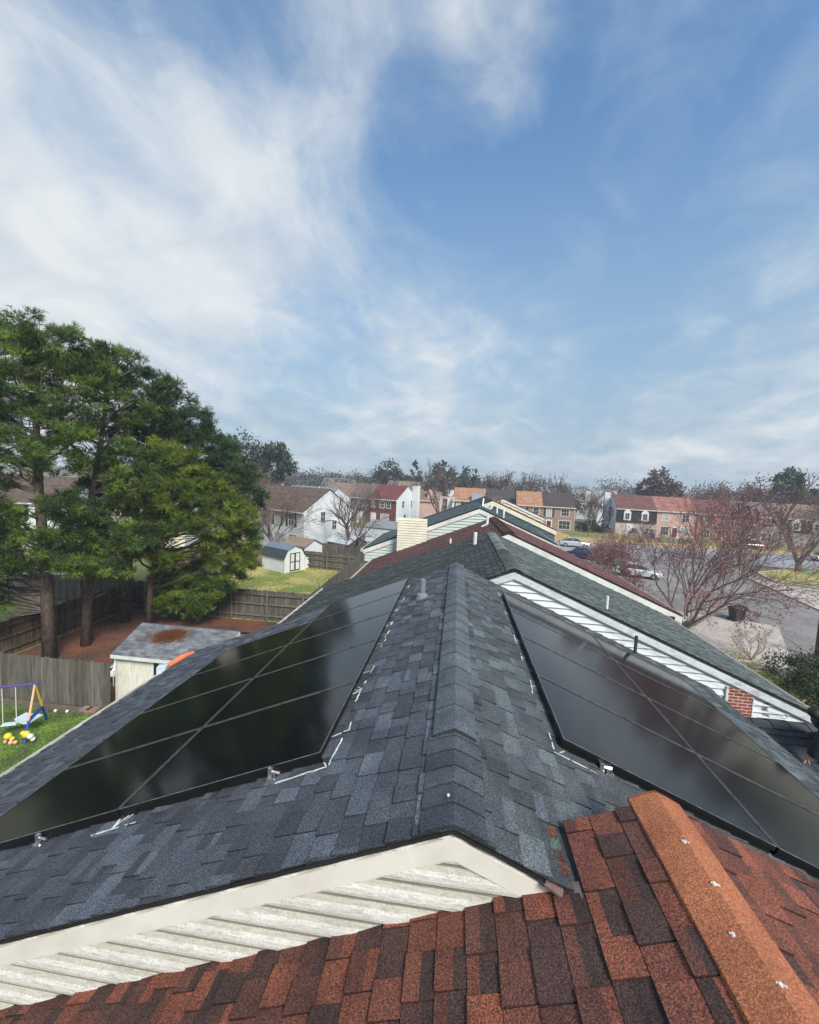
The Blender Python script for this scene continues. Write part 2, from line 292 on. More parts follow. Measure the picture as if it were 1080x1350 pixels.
# ------------------------------------------------------------------ shingles
def jit(c, a=.12): k = 1 + random.uniform(-a, a); return tuple(x * k for x in c)
def shingles(b, xr, zr, side, ylim, half, pal, expo=.143, th=.009, wmin=.11, wmax=.23, two=0.0, pal2=None):
    """architectural shingles on one slope; ylim(x)->(y0,y1)"""
    c = 1 / math.sqrt(1 + T * T); s_ = T * c; S = half / c; nrm = (side * s_, c)   # x,z of normal
    def P(y, s, h): return (xr + side * (s * c) + nrm[0] * h, y, zr - s * s_ + nrm[1] * h)
    n = int(S / expo) + 1; s1 = S
    for k in range(n):
        s0 = max(0.0, s1 - expo); xm = xr + side * (s0 + s1) / 2 * c; y0, y1 = ylim(xm)
        y = y0 - random.uniform(0, wmax); raised = random.random() < .5
        while y < y1:
            wd = random.uniform(wmin, wmax); a, e = max(y, y0), min(y + wd, y1); y += wd; raised = not raised
            e -= .0035
            if e - a < .01: continue
            h = th * (2.0 if raised else 1.0); hu = h * .25
            if side > 0: q = lambda s, hh: [P(a, s, hh), P(e, s, hh)]
            col1 = jit(random.choice(pal))
            A, Bq, Cq, Dq = P(a, s1, h), P(e, s1, h), P(e, s0, hu), P(a, s0, hu)
            if two and random.random() < two:
                f = random.uniform(.35, .65); sm = s1 + (s0 - s1) * f; hm = h + (hu - h) * f; c2 = jit(random.choice(pal2))
                m1, m2 = P(e, sm, hm), P(a, sm, hm)
                F1, F2 = [A, Bq, m1, m2], [m2, m1, Cq, Dq]
                if side < 0: F1, F2 = F1[::-1], F2[::-1]
                b.face(F1, col1); b.face(F2, c2)
            else:
                F1 = [A, Bq, Cq, Dq]
                if side < 0: F1 = F1[::-1]
                b.face(F1, col1)
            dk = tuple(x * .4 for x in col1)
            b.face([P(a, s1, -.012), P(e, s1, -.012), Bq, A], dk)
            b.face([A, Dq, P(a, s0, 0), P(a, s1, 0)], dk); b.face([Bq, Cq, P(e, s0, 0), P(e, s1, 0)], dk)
        s1 = s0
        if s1 <= 0: break
def deck(b, xr, zr, y0, y1, half, th=.022, halfR=None):
    for sg in (-1, 1):
        if sg > 0 and halfR: half = halfR
        z1 = zr - T * half
        b.hexa([(xr, y0, zr - .013 - th), (xr + sg * half, y0, z1 - .013 - th), (xr + sg * half, y1, z1 - .013 - th), (xr, y1, zr - .013 - th)],
               [(xr, y0, zr - .013), (xr + sg * half, y0, z1 - .013), (xr + sg * half, y1, z1 - .013), (xr, y1, zr - .013)])
def ridge_caps(b, xr, zr, y0, y1, pal, wd=.17, step=.145, th=.012, lift=.012):
    y = y1
    # each cap overlaps the one farther away; butt edge towards -y
    y = y0
    while y < y1:
        e = min(y + step * 1.25, y1); c = jit(random.choice(pal), .1); w2 = wd + random.uniform(-.006, .006)
        pr = [(-1, -T * w2), (-.35, -T * w2 * .33), (0, -.004), (.35, -T * w2 * .33), (1, -T * w2)]
        for (a, za), (d, zd) in zip(pr, pr[1:]):
            hn, hf = lift + th, lift
            p = [(xr + a * w2, y, zr + za + hn), (xr + d * w2, y, zr + zd + hn), (xr + d * w2, e, zr + zd + hf), (xr + a * w2, e, zr + za + hf)]
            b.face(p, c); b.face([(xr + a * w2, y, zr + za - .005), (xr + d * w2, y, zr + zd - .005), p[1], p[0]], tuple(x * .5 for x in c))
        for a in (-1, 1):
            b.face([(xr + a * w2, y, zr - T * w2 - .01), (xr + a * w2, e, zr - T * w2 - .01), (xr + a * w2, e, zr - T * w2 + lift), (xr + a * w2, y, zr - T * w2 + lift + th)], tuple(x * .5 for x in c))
        y += step
def ridge_vent(b, xr, zr, y0, y1, wd, h, pal, seg=.3):
    y = y0
    zc = -T * wd; prof = [(-1, zc), (-.985, zc + h * .8), (-.93, zc + h * 1.0), (-.5, zc * .5 + h * 1.04), (-.12, zc * .12 + h), (0, h * .97), (.12, zc * .12 + h), (.5, zc * .5 + h * 1.04), (.93, zc + h * 1.0), (.985, zc + h * .8), (1, zc)]
    while y < y1:
        e = min(y + seg, y1); c = jit(random.choice(pal), .05); dz = .004
        for (a, za), (d, zd) in zip(prof, prof[1:]):
            b.face([(xr + a * wd, y, zr + za + dz), (xr + d * wd, y, zr + zd + dz), (xr + d * wd, e, zr + zd), (xr + a * wd, e, zr + za)], c)
        y = e
    b.face([(xr + a * wd, y0, zr + z + .006) for a, z in prof[::-1]], tuple(x * .3 for x in pal[0]))
    b.face([(xr + a * wd, y1, zr + z) for a, z in prof], tuple(x * .3 for x in pal[0]))
def gable_siding(b, xr, zr, y, half, z0, expo, mode='lap', depth=.012, drop=.05, halfR=None):
    """horizontal lap siding on a gable wall facing -y, clipped by the rake"""
    z = z0
    hR = halfR or half
    def hl(zz): return max(0.0, min(half, (zr - drop - zz) / T))
    def hr(zz): return max(0.0, min(hR, (zr - drop - zz) / T))
    while z < zr - drop - .01:
        z1 = min(z + expo, zr - drop - .002)
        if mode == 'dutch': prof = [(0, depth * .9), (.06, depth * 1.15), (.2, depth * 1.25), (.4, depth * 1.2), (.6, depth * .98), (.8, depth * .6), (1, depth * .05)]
        else: prof = [(0, depth), (1, 0)]
        b.face([(xr - hl(z), y, z), (xr + hr(z), y, z), (xr + hr(z), y - prof[0][1], z), (xr - hl(z), y - prof[0][1], z)])
        for (f0, d0), (f1, d1) in zip(prof, prof[1:]):
            za, zb = z + (z1 - z) * f0, z + (z1 - z) * f1
            b.face([(xr - hl(za), y - d0, za), (xr + hr(za), y - d0, za), (xr + hr(zb), y - d1, zb), (xr - hl(zb), y - d1, zb)], (.26, .25, .21) if mode == 'dutch' and f0 >= .8 else ((.72, .71, .66) if mode == 'dutch' and f0 >= .6 else None))  # lap tops darkened in colour: mildew plus painted lap shadow
        z = z1
def pipe(parent, name, x, y, z, h, r, mt, sub, flash=None, tilt=(0, 0)):
    b = MB(); n = 12; b.tube([(x, y, z - .15), (x + tilt[0], y + tilt[1], z + h)], r, n)
    b.tube([(x + tilt[0], y + tilt[1], z + h - .002), (x + tilt[0], y + tilt[1], z + h + .004)], r * .8, n, c=(.1, .1, .1))
    if flash: b.tube([(x, y, z - .05), (x, y, z + .06), (x, y, z + .09)], [r * 2.6, r * 1.9, r * 1.05], n)
    return b.build(name, mt, parent, sub, smooth=False)
def window(parent, c, wd, ht, face='-y', rows=2, cols=2, pane='glass', frame='trim', shutters=None, fr=.07):
    """c = centre of the window on the wall face in parent coordinates. face: '-y','+x','-x'"""
    def P(a, d, z):
        if face == '-y': return (c[0] + a, c[1] - d, c[2] + z)
        if face == '+x': return (c[0] + d, c[1] + a, c[2] + z)
        return (c[0] - d, c[1] - a, c[2] + z)
    def bx(b, a0, a1, d0, d1, z0, z1, colr=None):
        p = [P(a0, d1, z0), P(a1, d1, z0), P(a1, d0, z0), P(a0, d0, z0)]; q = [P(a0, d1, z1), P(a1, d1, z1), P(a1, d0, z1), P(a0, d0, z1)]
        b.hexa(p, q, colr)
    b = MB(); W2, H2 = wd / 2, ht / 2
    bx(b, -W2 - fr, -W2, -.02, .05, -H2 - fr, H2 + fr); bx(b, W2, W2 + fr, -.02, .05, -H2 - fr, H2 + fr)
    bx(b, -W2, W2, -.02, .05, H2, H2 + fr); bx(b, -W2, W2, -.02, .07, -H2 - fr, -H2)
    for i in range(1, cols): x = -W2 + wd * i / cols; bx(b, x - .018, x + .018, -.01, .035, -H2, H2)
    for i in range(1, rows): z = -H2 + ht * i / rows; bx(b, -W2, W2, -.01, .032, z - .02, z + .02)
    f = b.build('window', M[frame], parent)
    g = MB(); bx(g, -W2, W2, -.02, .012, -H2, H2); g.build('pane', M[pane], f)
    if shutters:
        for sg in (-1, 1):
            s = MB(); a = sg * (W2 + fr + .22); bx(s, a - .2, a + .2, -.01, .04, -H2 - fr, H2 + fr)
            for i in range(8): z = -H2 + ht * (i + .5) / 8; bx(s, a - .16, a + .16, .04, .052, z - .03, z + .03)
            s.build('shutter', M[shutters], parent)
    return f

# ------------------------------------------------------------------ the row of townhouses under and ahead of the camera
def lim(a, b_): return lambda x: (a, b_)
def townhouse(label, xr, zr, yn, yf, half, palL, palR, sid, fas, shm='shingle_far', gexpo=.2, cap='cap', fh=.17, wallmat=None, zs=None, capY=None, ylL=None, ylR=None, two=0, pal2=None, gable_y=None, mode='lap', capw=.17, gutters=(1, 1), halfR=None):
    L = (xr, (yn + yf) / 2, 0); root = empty('townhouse', L, label, 'townhouse', 'attached townhouses in the near row')
    yw = gable_y or yn + .09; ze = zr - T * half; hw = half - .35; HR = halfR or half; hwR = HR - .35; HH = {-1: half, 1: HR}
    b = MB(); top = zr - .09
    b.prism([(xr - hw, 0), (xr + hwR, 0), (xr + hwR, top - T * hwR), (xr, top), (xr - hw, top - T * hw)], 'y', yw, yf - .06 if yf - yn > 3 else yf - .06)
    b.build('wall', M[wallmat or sid], root, L)
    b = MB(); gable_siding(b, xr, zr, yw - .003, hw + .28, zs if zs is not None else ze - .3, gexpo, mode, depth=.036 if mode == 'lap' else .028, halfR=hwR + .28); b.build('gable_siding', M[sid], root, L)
    b = MB(); deck(b, xr, zr, yn, yf, half, halfR=HR); r = b.build('roof_deck', M['black_edge'], root, L)
    for sg, pal, yl in ((-1, palL, ylL), (1, palR, ylR)):
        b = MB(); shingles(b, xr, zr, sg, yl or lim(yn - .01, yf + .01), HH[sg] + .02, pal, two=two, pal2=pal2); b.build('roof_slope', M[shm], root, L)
    # rake fascia, left and right of the apex
    for sg in (-1, 1):
        b = MB(); y0, y1 = yn + .012, yn + .036; t0 = zr - .065; x1 = xr + sg * HH[sg]; z1 = t0 - T * HH[sg]
        b.hexa([(xr, y0, t0 - fh), (x1, y0, z1 - fh), (x1, y1, z1 - fh), (xr, y1, t0 - fh)], [(xr, y0, t0), (x1, y0, z1), (x1, y1, z1), (xr, y1, t0)])
        # trim bead under the fascia
        b.hexa([(xr, y0 + .012, t0 - fh - .018), (x1, y0 + .012, z1 - fh - .018), (x1, yw, z1 - fh - .018), (xr, yw, t0 - fh - .018)], [(xr, y0 + .012, t0 - fh - .001), (x1, y0 + .012, z1 - fh - .001), (x1, yw, z1 - fh - .001), (xr, yw, t0 - fh - .001)])
        b.build('rake_fascia', M[fas], root, L)
    for k, sg in enumerate((-1, 1)):
        if not gutters[k]: continue
        b = MB(); x = xr + sg * (HH[sg] + .015); z = zr - T * HH[sg] - .05
        prof = [(0, 0), (0, -.1), (sg * .03, -.13), (sg * .10, -.13), (sg * .13, -.05), (sg * .135, .005), (sg * .12, .005), (sg * .115, -.03), (sg * .09, -.10), (sg * .02, -.10), (sg * .012, 0)]
        b.prism([(x + a, z + c_) for a, c_ in prof], 'y', yn + .02, yf - .02); b.build('gutter', M['gutter'], root, L)
        b = MB(); b.box(x - .015 if sg > 0 else x, x if sg > 0 else x + .015, yn + .04, yf - .02, z - .2, z - .135); b.build('eave_board', M[fas], root, L)
    # windows on the long walls (back and front)
    for sg, fc in ((-1, '-x'), (1, '+x')):
        for yy in (yn + 1.8, yf - 1.7):
            for zc in (1.5, 4.1): window(root, (sg * (hw if sg < 0 else hwR), yy - L[1], zc), .9, 1.3, fc, 2, 2)
    return root, L

B1 = [(.068, .078, .096), (.058, .066, .081), (.080, .092, .111), (.050, .057, .069), (.069, .075, .087), (.104, .121, .144)]
B1R = [(.070, .083, .089), (.060, .071, .076), (.083, .099, .105), (.051, .059, .064), (.072, .080, .084), (.106, .127, .134)]
B1d = [(.050, .054, .064), (.042, .044, .052), (.060, .064, .074), (.068, .075, .086)]
# house 0 under the camera's feet, brown-red shingles
P0 = [(.150, .052, .034), (.110, .042, .030), (.082, .037, .029), (.062, .033, .028), (.195, .064, .038), (.10, .041, .030)]
P0b = [(.215, .068, .037), (.058, .031, .026), (.17, .056, .034), (.050, .029, .025)]
def l0(x): return (-3.6, 2.27 if x > .62 else 1.928)
r0, L0 = townhouse('nearest roof in the row, rust and brown shingles with an orange ridge cap', 1.155, 7.936, -3.6, 1.93, 5.6, P0, P0, 'siding_white', 'trim', shm='shingle', ylL=l0, ylR=lambda x: (-3.6, 2.27), two=.55, pal2=P0b, gutters=(0, 1))
r0.name = 'townhouse'
b = MB(); b.hexa([(.64, 1.93, 7.642), (1.155, 1.93, 7.856), (1.155, 2.26, 7.856), (.64, 2.26, 7.642)], [(.64, 1.93, 7.722 - .0135), (1.155, 1.93, 7.936 - .0135), (1.155, 2.26, 7.936 - .0135), (.64, 2.26, 7.722 - .0135)])
b.hexa([(1.155, 1.93, 7.856), (6.7, 1.93, 7.856 - T * 5.545), (6.7, 2.26, 7.856 - T * 5.545), (1.155, 2.26, 7.856)], [(1.155, 1.93, 7.9225), (6.7, 1.93, 7.9225 - T * 5.545), (6.7, 2.26, 7.9225 - T * 5.545), (1.155, 2.26, 7.9225)])
b.build('roof_extension', M['black_edge'], r0, L0)
b = MB(); ridge_vent(b, 1.16, 7.941, -3.4, 2.31, .135, .024, [(1, 1, 1)], 5.7); b.build('ridge_cap', M['cap_orange'], r0, L0, smooth=False)
for (x, y) in ((1.15, 1.98), (1.16, 1.77), (1.12, 1.58), (1.17, 1.42)):
    b = MB(); z = 7.967 - abs(x - 1.16) * T; rr_ = .008
    b.tube([(x, y, z - .004), (x, y, z + .005)], [rr_ * 1.1, rr_ * .8], 7); b.bar((x - .012, y + .004, z + .001), (x + .02, y - .003, z - .002), .006, .004); b.build('sealant_dab', M['chalk'], r0, L0)
b = MB()   # step flashing and starter pieces between the two roofs
for i, (y, c) in enumerate([(1.95, (.12, .045, .03)), (2.02, (.07, .035, .028)), (2.09, (.08, .12, .10)), (2.17, (.16, .05, .035))]):
    b.hexa([(.56 - i * .004, y, 7.715), (.64 - i * .004, y, 7.715), (.64 - i * .004, y + .065, 7.715), (.56 - i * .004, y + .065, 7.715)], [(.56 - i * .004, y, 7.745), (.64 - i * .004, y, 7.748), (.64 - i * .004, y + .065, 7.742), (.56 - i * .004, y + .065, 7.74)], c)
b.build('starter_shingles', M['shingle'], r0, L0)
b = MB()
b.hexa([(.50, 1.865, 7.745), (.585, 1.86, 7.70), (.61, 1.93, 7.70), (.55, 1.95, 7.745)], [(.50, 1.865, 7.757), (.585, 1.86, 7.712), (.61, 1.93, 7.735), (.55, 1.95, 7.757)])
b.hexa([(.585, 1.84, 7.68), (.67, 1.845, 7.722), (.67, 1.92, 7.722), (.60, 1.93, 7.70)], [(.585, 1.84, 7.695), (.67, 1.845, 7.742), (.67, 1.92, 7.745), (.60, 1.93, 7.72)])
b.build('flashing', M['rust_metal'], r0, L0)

# house 1 with the solar arrays
XR, ZR = 0.0714, 7.952
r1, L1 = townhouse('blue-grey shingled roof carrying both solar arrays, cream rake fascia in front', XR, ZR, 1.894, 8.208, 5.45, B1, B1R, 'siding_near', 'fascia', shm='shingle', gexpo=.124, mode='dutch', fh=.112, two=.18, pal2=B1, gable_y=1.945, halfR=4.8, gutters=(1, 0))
r1.children[0].active_material = M['siding_white']
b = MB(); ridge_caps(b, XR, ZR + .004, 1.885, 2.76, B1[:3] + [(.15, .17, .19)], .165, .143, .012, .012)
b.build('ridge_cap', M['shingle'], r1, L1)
b = MB(); ridge_vent(b, XR, ZR + .002, 2.62, 8.2, .145, .044, [(.10, .118, .132), (.088, .104, .118)], .31); b.build('ridge_vent', M['shingle'], r1, L1)
def onroof(x, xr=XR, zr=ZR): return zr - T * abs(x - xr)
pipe(r1, 'vent_pipe', -.45, 6.45, onroof(-.45), .30, .045, plain('grey_pipe', (.20, .22, .26), .45), L1, True)
pipe(r1, 'vent_pipe', 3.44, 7.98, onroof(3.44) - .02, .36, .03, M['pipe_dark'], L1)
b = MB(); b.tube([(XR - .03, 2.05, 7.986), (XR - .03, 2.05, 7.994)], [.008, .006], 7); b.build('sealant_dab', M['chalk'], r1, L1)

# ------------------------------------------------------------------ solar arrays
C_ = 1 / math.sqrt(1 + T * T); S_ = T * C_
def panel(side, lx, ly, ci, ri, PW, PH, gap, st, label):
    """PH runs down the slope, PW along the ridge"""
    x0 = lx + ci * (PH + gap) * C_; y0 = ly + ri * PW; y1 = y0 + PW - gap
    o = Vector((XR + side * x0, y0, ZR - T * x0 + st - .001)); L = o + Vector((side * PH * C_ / 2, (y1 - y0) / 2, -PH * S_ / 2))
    root = empty('solar_panel', L, label, 'solar panel', 'all-black solar panels on the blue-grey roof')
    nx, nz = side * S_, C_
    def P(s, y, h): return (o.x + side * s * C_ + nx * h - L.x, y - L.y, o.z - s * S_ + nz * h - L.z)
    def slab(b, s0, s1, ya, yb, h0, h1):
        b.hexa([P(s0, ya, h0), P(s1, ya, h0), P(s1, yb, h0), P(s0, yb, h0)], [P(s0, ya, h1), P(s1, ya, h1), P(s1, yb, h1), P(s0, yb, h1)])
    b = MB(); fw = .012
    slab(b, 0, PH, y0, y0 + fw, -.035, 0); slab(b, 0, PH, y1 - fw, y1, -.035, 0); slab(b, 0, fw, y0 + fw, y1 - fw, -.035, 0); slab(b, PH - fw, PH, y0 + fw, y1 - fw, -.035, 0)
    b.build('frame', M['frame'], root)
    b = MB(); slab(b, fw, PH - fw, y0 + fw, y1 - fw, -.012, -.003); b.build('glass', M['pv'], root)
    b = MB(); e = .004   # sky glint on the frame edge, painted as a pale strip
    slab(b, 0, PH, y0 - .001, y0 + e, 0.0005, .0015); slab(b, 0, PH, y1 - e, y1 + .001, 0.0005, .0015)
    slab(b, -.001, e, y0 + e, y1 - e, 0.0005, .0015); slab(b, PH - e, PH + .001, y0 + e, y1 - e, 0.0005, .0015)
    b.build('frame_edge_glint_strip', M['edge_glint'], root)
    if ri == 0: b = MB(); slab(b, .01, PH - .01, y0 + .012, y0 + .02, -.088, -.0355); b.build('shadow_plate', M['frame'], root)  # black plate added to paint the shadow band under the near edge
    return root
ORD = ['nearest', 'second', 'third', 'fourth', 'farthest']
PW, PH, GP, ST = 1.070, 1.672, .020, .094
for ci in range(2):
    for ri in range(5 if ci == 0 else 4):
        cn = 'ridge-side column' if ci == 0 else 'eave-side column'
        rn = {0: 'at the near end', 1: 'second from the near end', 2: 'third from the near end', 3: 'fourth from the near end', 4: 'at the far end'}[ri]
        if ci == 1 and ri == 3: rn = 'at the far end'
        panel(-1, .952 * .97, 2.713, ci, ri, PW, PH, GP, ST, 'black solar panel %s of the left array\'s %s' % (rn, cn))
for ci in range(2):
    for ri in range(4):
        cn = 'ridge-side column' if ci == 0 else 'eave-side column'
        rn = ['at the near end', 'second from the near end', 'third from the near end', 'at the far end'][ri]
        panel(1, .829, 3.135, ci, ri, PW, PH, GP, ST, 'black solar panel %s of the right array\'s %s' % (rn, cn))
# mounting brackets showing under the near edges
def bracket(side, x, y, label):
    z = onroof(x); L = (x, y, z); root = empty('mounting_bracket', L, label, 'bracket', 'aluminium brackets under the arrays')
    b = MB(); b.box(-.05, .05, -.035, .035, -.02, .014); b.box(-.05, -.02, -.012, .012, .014, .075); b.build('foot', M['metal'], root)
    b = MB(); b.tube([(-.02, 0, .05), (.035, 0, .045)], .012, 6); b.tube([(.0, -.02, .014), (0, -.02, .045)], .009, 6); b.build('bolt', M['metal'], root)
bracket(-1, -1.17, 2.70, 'silver bracket under the left array close to its ridge-side corner')
bracket(-1, -3.02, 2.69, 'silver bracket under the near edge of the left array towards the eave')
bracket(1, 1.22, 3.12, 'silver bracket under the near edge of the right array')
# crayon marks on the shingles
def mark(segs, label=None, w_=.014):
    b = MB()
    for (x0, y0), (x1, y1) in segs:
        n = max(2, int(math.hypot(x1 - x0, y1 - y0) / .04)); pts = [(x0 + (x1 - x0) * i / n + random.uniform(-.004, .004), y0 + (y1 - y0) * i / n + random.uniform(-.004, .004)) for i in range(n + 1)]
        for p, q in zip(pts, pts[1:]):
            if random.random() < .1: continue
            ww = w_ * random.uniform(.5, 1.15)
            b.bar((p[0], p[1], onroof(p[0]) + .0165), (q[0], q[1], onroof(q[0]) + .0165), ww, .003, up=(0, 0, 1))
    b.build('chalk_mark', M['chalk'], r1, L1)
def rel(side, x): return XR + side * x
mark([((-1.13, 2.62), (-.78, 2.645)), ((-.77, 2.66), (-.755, 2.95)), ((-.90, 2.80), (-.79, 2.665))])
mark([((-.80, 3.03), (-.73, 3.05)), ((-.73, 3.05), (-.745, 3.16)), ((-.87, 3.02), (-.80, 3.03))], w_=.010)
mark([((-.79, 3.5), (-.78, 3.88)), ((-.78, 3.72), (-.90, 3.76)), ((-.78, 3.72), (-.89, 3.66)), ((-.78, 3.72), (-.90, 3.86))], w_=.012)
mark([((-.77, 4.05), (-.76, 4.25)), ((-.77, 4.1), (-.86, 4.1))], w_=.011)
for y, k in ((4.85, 1), (5.15, 0), (5.6, 1), (6.2, 1), (6.7, 0), (7.6, 0)):
    mark([((-.79, y - .12), (-.77, y + .12)), ((-.78, y), (-.86, y + .03))] + ([((-.78, y), (-.86, y - .09))] if k else []), w_=.012)
mark([((-2.52, 2.60), (-2.18, 2.615)), ((-2.36, 2.61), (-2.38, 2.71))]); mark([((-2.34, 2.63), (-2.24, 2.80)), ((-2.36, 2.62), (-2.30, 2.79))], w_=.006)
mark([((.81, 3.02), (.83, 3.35)), ((.81, 3.02), (1.12, 3.03)), ((.86, 3.05), (.90, 3.10))], w_=.010)
mark([((.80, 4.0), (.86, 4.06)), ((.80, 3.86), (.83, 4.15))], w_=.010); mark([((.82, 5.1), (.83, 5.4)), ((.82, 5.2), (.87, 5.24))], w_=.011)
for y in (4.6, 6.2, 7.2): mark([((.82, y), (.83, y + .2)), ((.82, y + .1), (.87, y + .12))], w_=.011)

# cross gable at the front of house 1 (lower roof the person kneels on)
def swapmb(b):
    b.v = [(y, x, z) for x, y, z in b.v]; b.f = [tuple(reversed(f)) for f in b.f]; return b
CGY, CGZ = 7.80, 5.60
b = MB()
for sg in (-1, 1): shingles(b, CGY, CGZ, sg, lim(4.5, 8.3), 2.6 if sg < 0 else .42, [(.040, .046, .052), (.050, .056, .062), (.034, .038, .044)], .15, .012, .3, .6)
swapmb(b).build('porch_roof', M['shingle'], r1, L1)
b = MB(); ridge_caps(b, CGY, CGZ + .004, 4.5, 8.3, [(.045, .052, .058), (.055, .062, .068)], .15, .3, .02, .014); swapmb(b).build('ridge_cap', M['shingle'], r1, L1)
b = MB(); z1 = CGZ - .03 - T * 2.5; b.prism([(CGY - 2.45, 0), (CGY + .38, 0), (CGY + .38, CGZ - .03 - T * .38), (CGY, CGZ - .03), (CGY - 2.45, z1)], 'x', 4.46, 8.1)
b.build('porch_wall', M['siding_white'], r1, L1)

# house 2: dark charcoal-green
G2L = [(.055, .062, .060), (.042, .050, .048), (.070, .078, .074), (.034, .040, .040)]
G2R = [(.115, .138, .130), (.095, .115, .108), (.135, .158, .150), (.078, .094, .09)]  # paler right slope: algae tint plus grazing sheen painted into the colour
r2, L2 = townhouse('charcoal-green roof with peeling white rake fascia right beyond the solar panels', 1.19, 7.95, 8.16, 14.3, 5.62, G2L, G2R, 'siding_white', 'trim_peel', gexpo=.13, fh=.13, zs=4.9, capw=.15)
b = MB(); ridge_caps(b, 1.19, 7.955, 8.15, 10.4, [(.10, .12, .11), (.08, .095, .09)], .15, .28, .014, .014); b.build('ridge_cap', M['shingle_far'], r2, L2); b = MB(); ridge_caps(b, 1.19, 7.955, 13.3, 14.3, [(.10, .12, .11)], .15, .28, .014, .014); b.build('ridge_cap', M['shingle_far'], r2, L2)
b = MB(); ridge_vent(b, 1.19, 7.95, 10.3, 13.5, .14, .06, [(.20, .23, .21), (.17, .20, .185)], .5); b.build('ridge_vent', M['shingle_far'], r2, L2)
pipe(r2, 'vent_pipe', .62, 12.6, 7.66, .42, .055, M['pipe_white'], L2); pipe(r2, 'vent_pipe', 3.15, 8.75, onroof(3.15, 1.19, 7.95), .27, .028, M['pipe_white'], L2)
b = MB(); b.box(5.24, 5.67, 8.19, 8.24, 4.95, 5.98); b.build('brick_pier', M['brick_patch'], r2, L2)
b = MB(); b.box(5.20, 5.238, 8.18, 8.24, 4.95, 6.0); b.box(5.672, 5.69, 8.18, 8.24, 4.95, 5.82); b.build('corner_trim', M['trim'], r2, L2)
b = MB()
for k in range(5): x = 5.9 + k * .02; b.tube([(x + .01 * k, 8.225, 5.5 - .01 * k), (x - .03, 8.22, 5.62), (x + .02 * (k % 3), 8.22, 5.75)], .004, 4)
b.tube([(3.0, 8.15, 6.98), (4.4, 8.14, 6.40), (6.2, 8.13, 5.62), (6.3, 8.2, 5.5)], .006, 5); b.build('loose_cable', M['black_edge'], r2, L2)
# house 3 maroon
G3 = [(.125, .050, .046), (.10, .042, .040), (.145, .060, .055), (.085, .040, .038)]
r3, L3 = townhouse('maroon shingled roof with a white fascia, third in the row', 1.80, 7.95, 14.2, 20.0, 5.68, G3, [tuple(min(1, v * 1.5) for v in c) for c in G3], 'siding_white', 'trim', gexpo=.15, fh=.2, capw=.16)  # right slope palette brightened, its lit side painted into the colour
b = MB(); ridge_caps(b, 1.80, 7.96, 14.2, 20.0, [(.10, .035, .035), (.08, .035, .035)], .2, .3, .02, .04); b.build('ridge_cap', M['shingle_far'], r3, L3)
pipe(r3, 'vent_pipe', 1.37, 18.2, 7.75, .42, .06, M['pipe_white'], L3); pipe(r3, 'vent_pipe', -.14, 16.3, 7.13, .2, .04, M['pipe_white'], L3)
b = MB(); b.bar((1.1, 17.8, 7.72), (1.37, 18.15, 7.80), .05, .05); b.build('pipe_elbow', M['pipe_white'], r3, L3)
b = MB(); b.box(6.9, 7.2, 14.1, 14.14, 5.35, 5.55); b.build('fascia_gap', M['black_edge'], r3, L3)
# house 4 teal-grey, pale siding gable and cream chimney
G4 = [(.085, .11, .12), (.07, .095, .105), (.10, .13, .14)]
r4, L4 = townhouse('teal-grey roof over a pale siding gable, fourth in the row', 1.13, 8.36, 20.3, 26.2, 5.6, G4, G4, 'siding_green', 'trim', gexpo=.15, fh=.2, zs=5.4, halfR=3.7)
pipe(r4, 'vent_pipe', 2.42, 21.6, onroof(2.42, 1.13, 8.36), .45, .05, M['pipe_white'], L4); pipe(r4, 'vent_pipe', 2.25, 23.4, onroof(2.25, 1.13, 8.36), .4, .05, M['pipe_white'], L4)
b = MB(); b.bar((1.5, 24.0, 8.22), (1.55, 24.3, 8.65), .07, .07); b.bar((1.5, 24.0, 8.25), (1.95, 23.9, 8.1), .07, .07); b.bar((1.95, 23.9, 8.1), (2.1, 24.3, 8.3), .07, .07); b.build('old_antenna_mount', M['pipe_white'], r4, L4)
b = MB(); cx0, cx1, cy0, cy1 = -2.70, -1.34, 19.75, 20.26
z = 5.2
while z < 7.72:
    b.box(cx0, cx1, cy0, cy1, z, z + .004); b.face([(cx0 - .03, cy0 - .03, z), (cx1 + .03, cy0 - .03, z), (cx1, cy0, z + .12), (cx0, cy0, z + .12)]); b.face([(cx1 + .012, cy0 - .012, z), (cx1 + .012, cy1, z), (cx1, cy1, z + .12), (cx1, cy0, z + .12)]); b.face([(cx0 - .012, cy1, z), (cx0 - .012, cy0 - .012, z), (cx0, cy0, z + .12), (cx0, cy1, z + .12)]); z += .12
ch = b.build('chimney', M['siding_cream'], r4, L4)
b = MB()
for x0, x1, y0, y1 in ((cx0 - .02, cx0 + .05, cy0 - .02, cy0 + .05), (cx1 - .05, cx1 + .02, cy0 - .02, cy0 + .05)): b.box(x0, x1, y0, y1, 5.2, 7.74)
b.box(cx0 - .04, cx1 + .04, cy0 - .04, cy1 + .02, 7.74, 7.84); b.box(cx0 - .08, cx1 + .08, cy0 - .08, cy1 + .04, 7.842, 7.90); b.build('chimney_trim', M['trim'], ch, (0, 0, 0))
b = MB(); b.box(cx0 - .04, cx1 + .04, cy0 - .03, cy1 + .02, 7.902, 7.93); b.tube([(-2.0, 20.0, 7.93), (-2.0, 20.0, 8.0)], .12, 10); b.build('chimney_cap', M['rust_metal'], ch, (0, 0, 0))
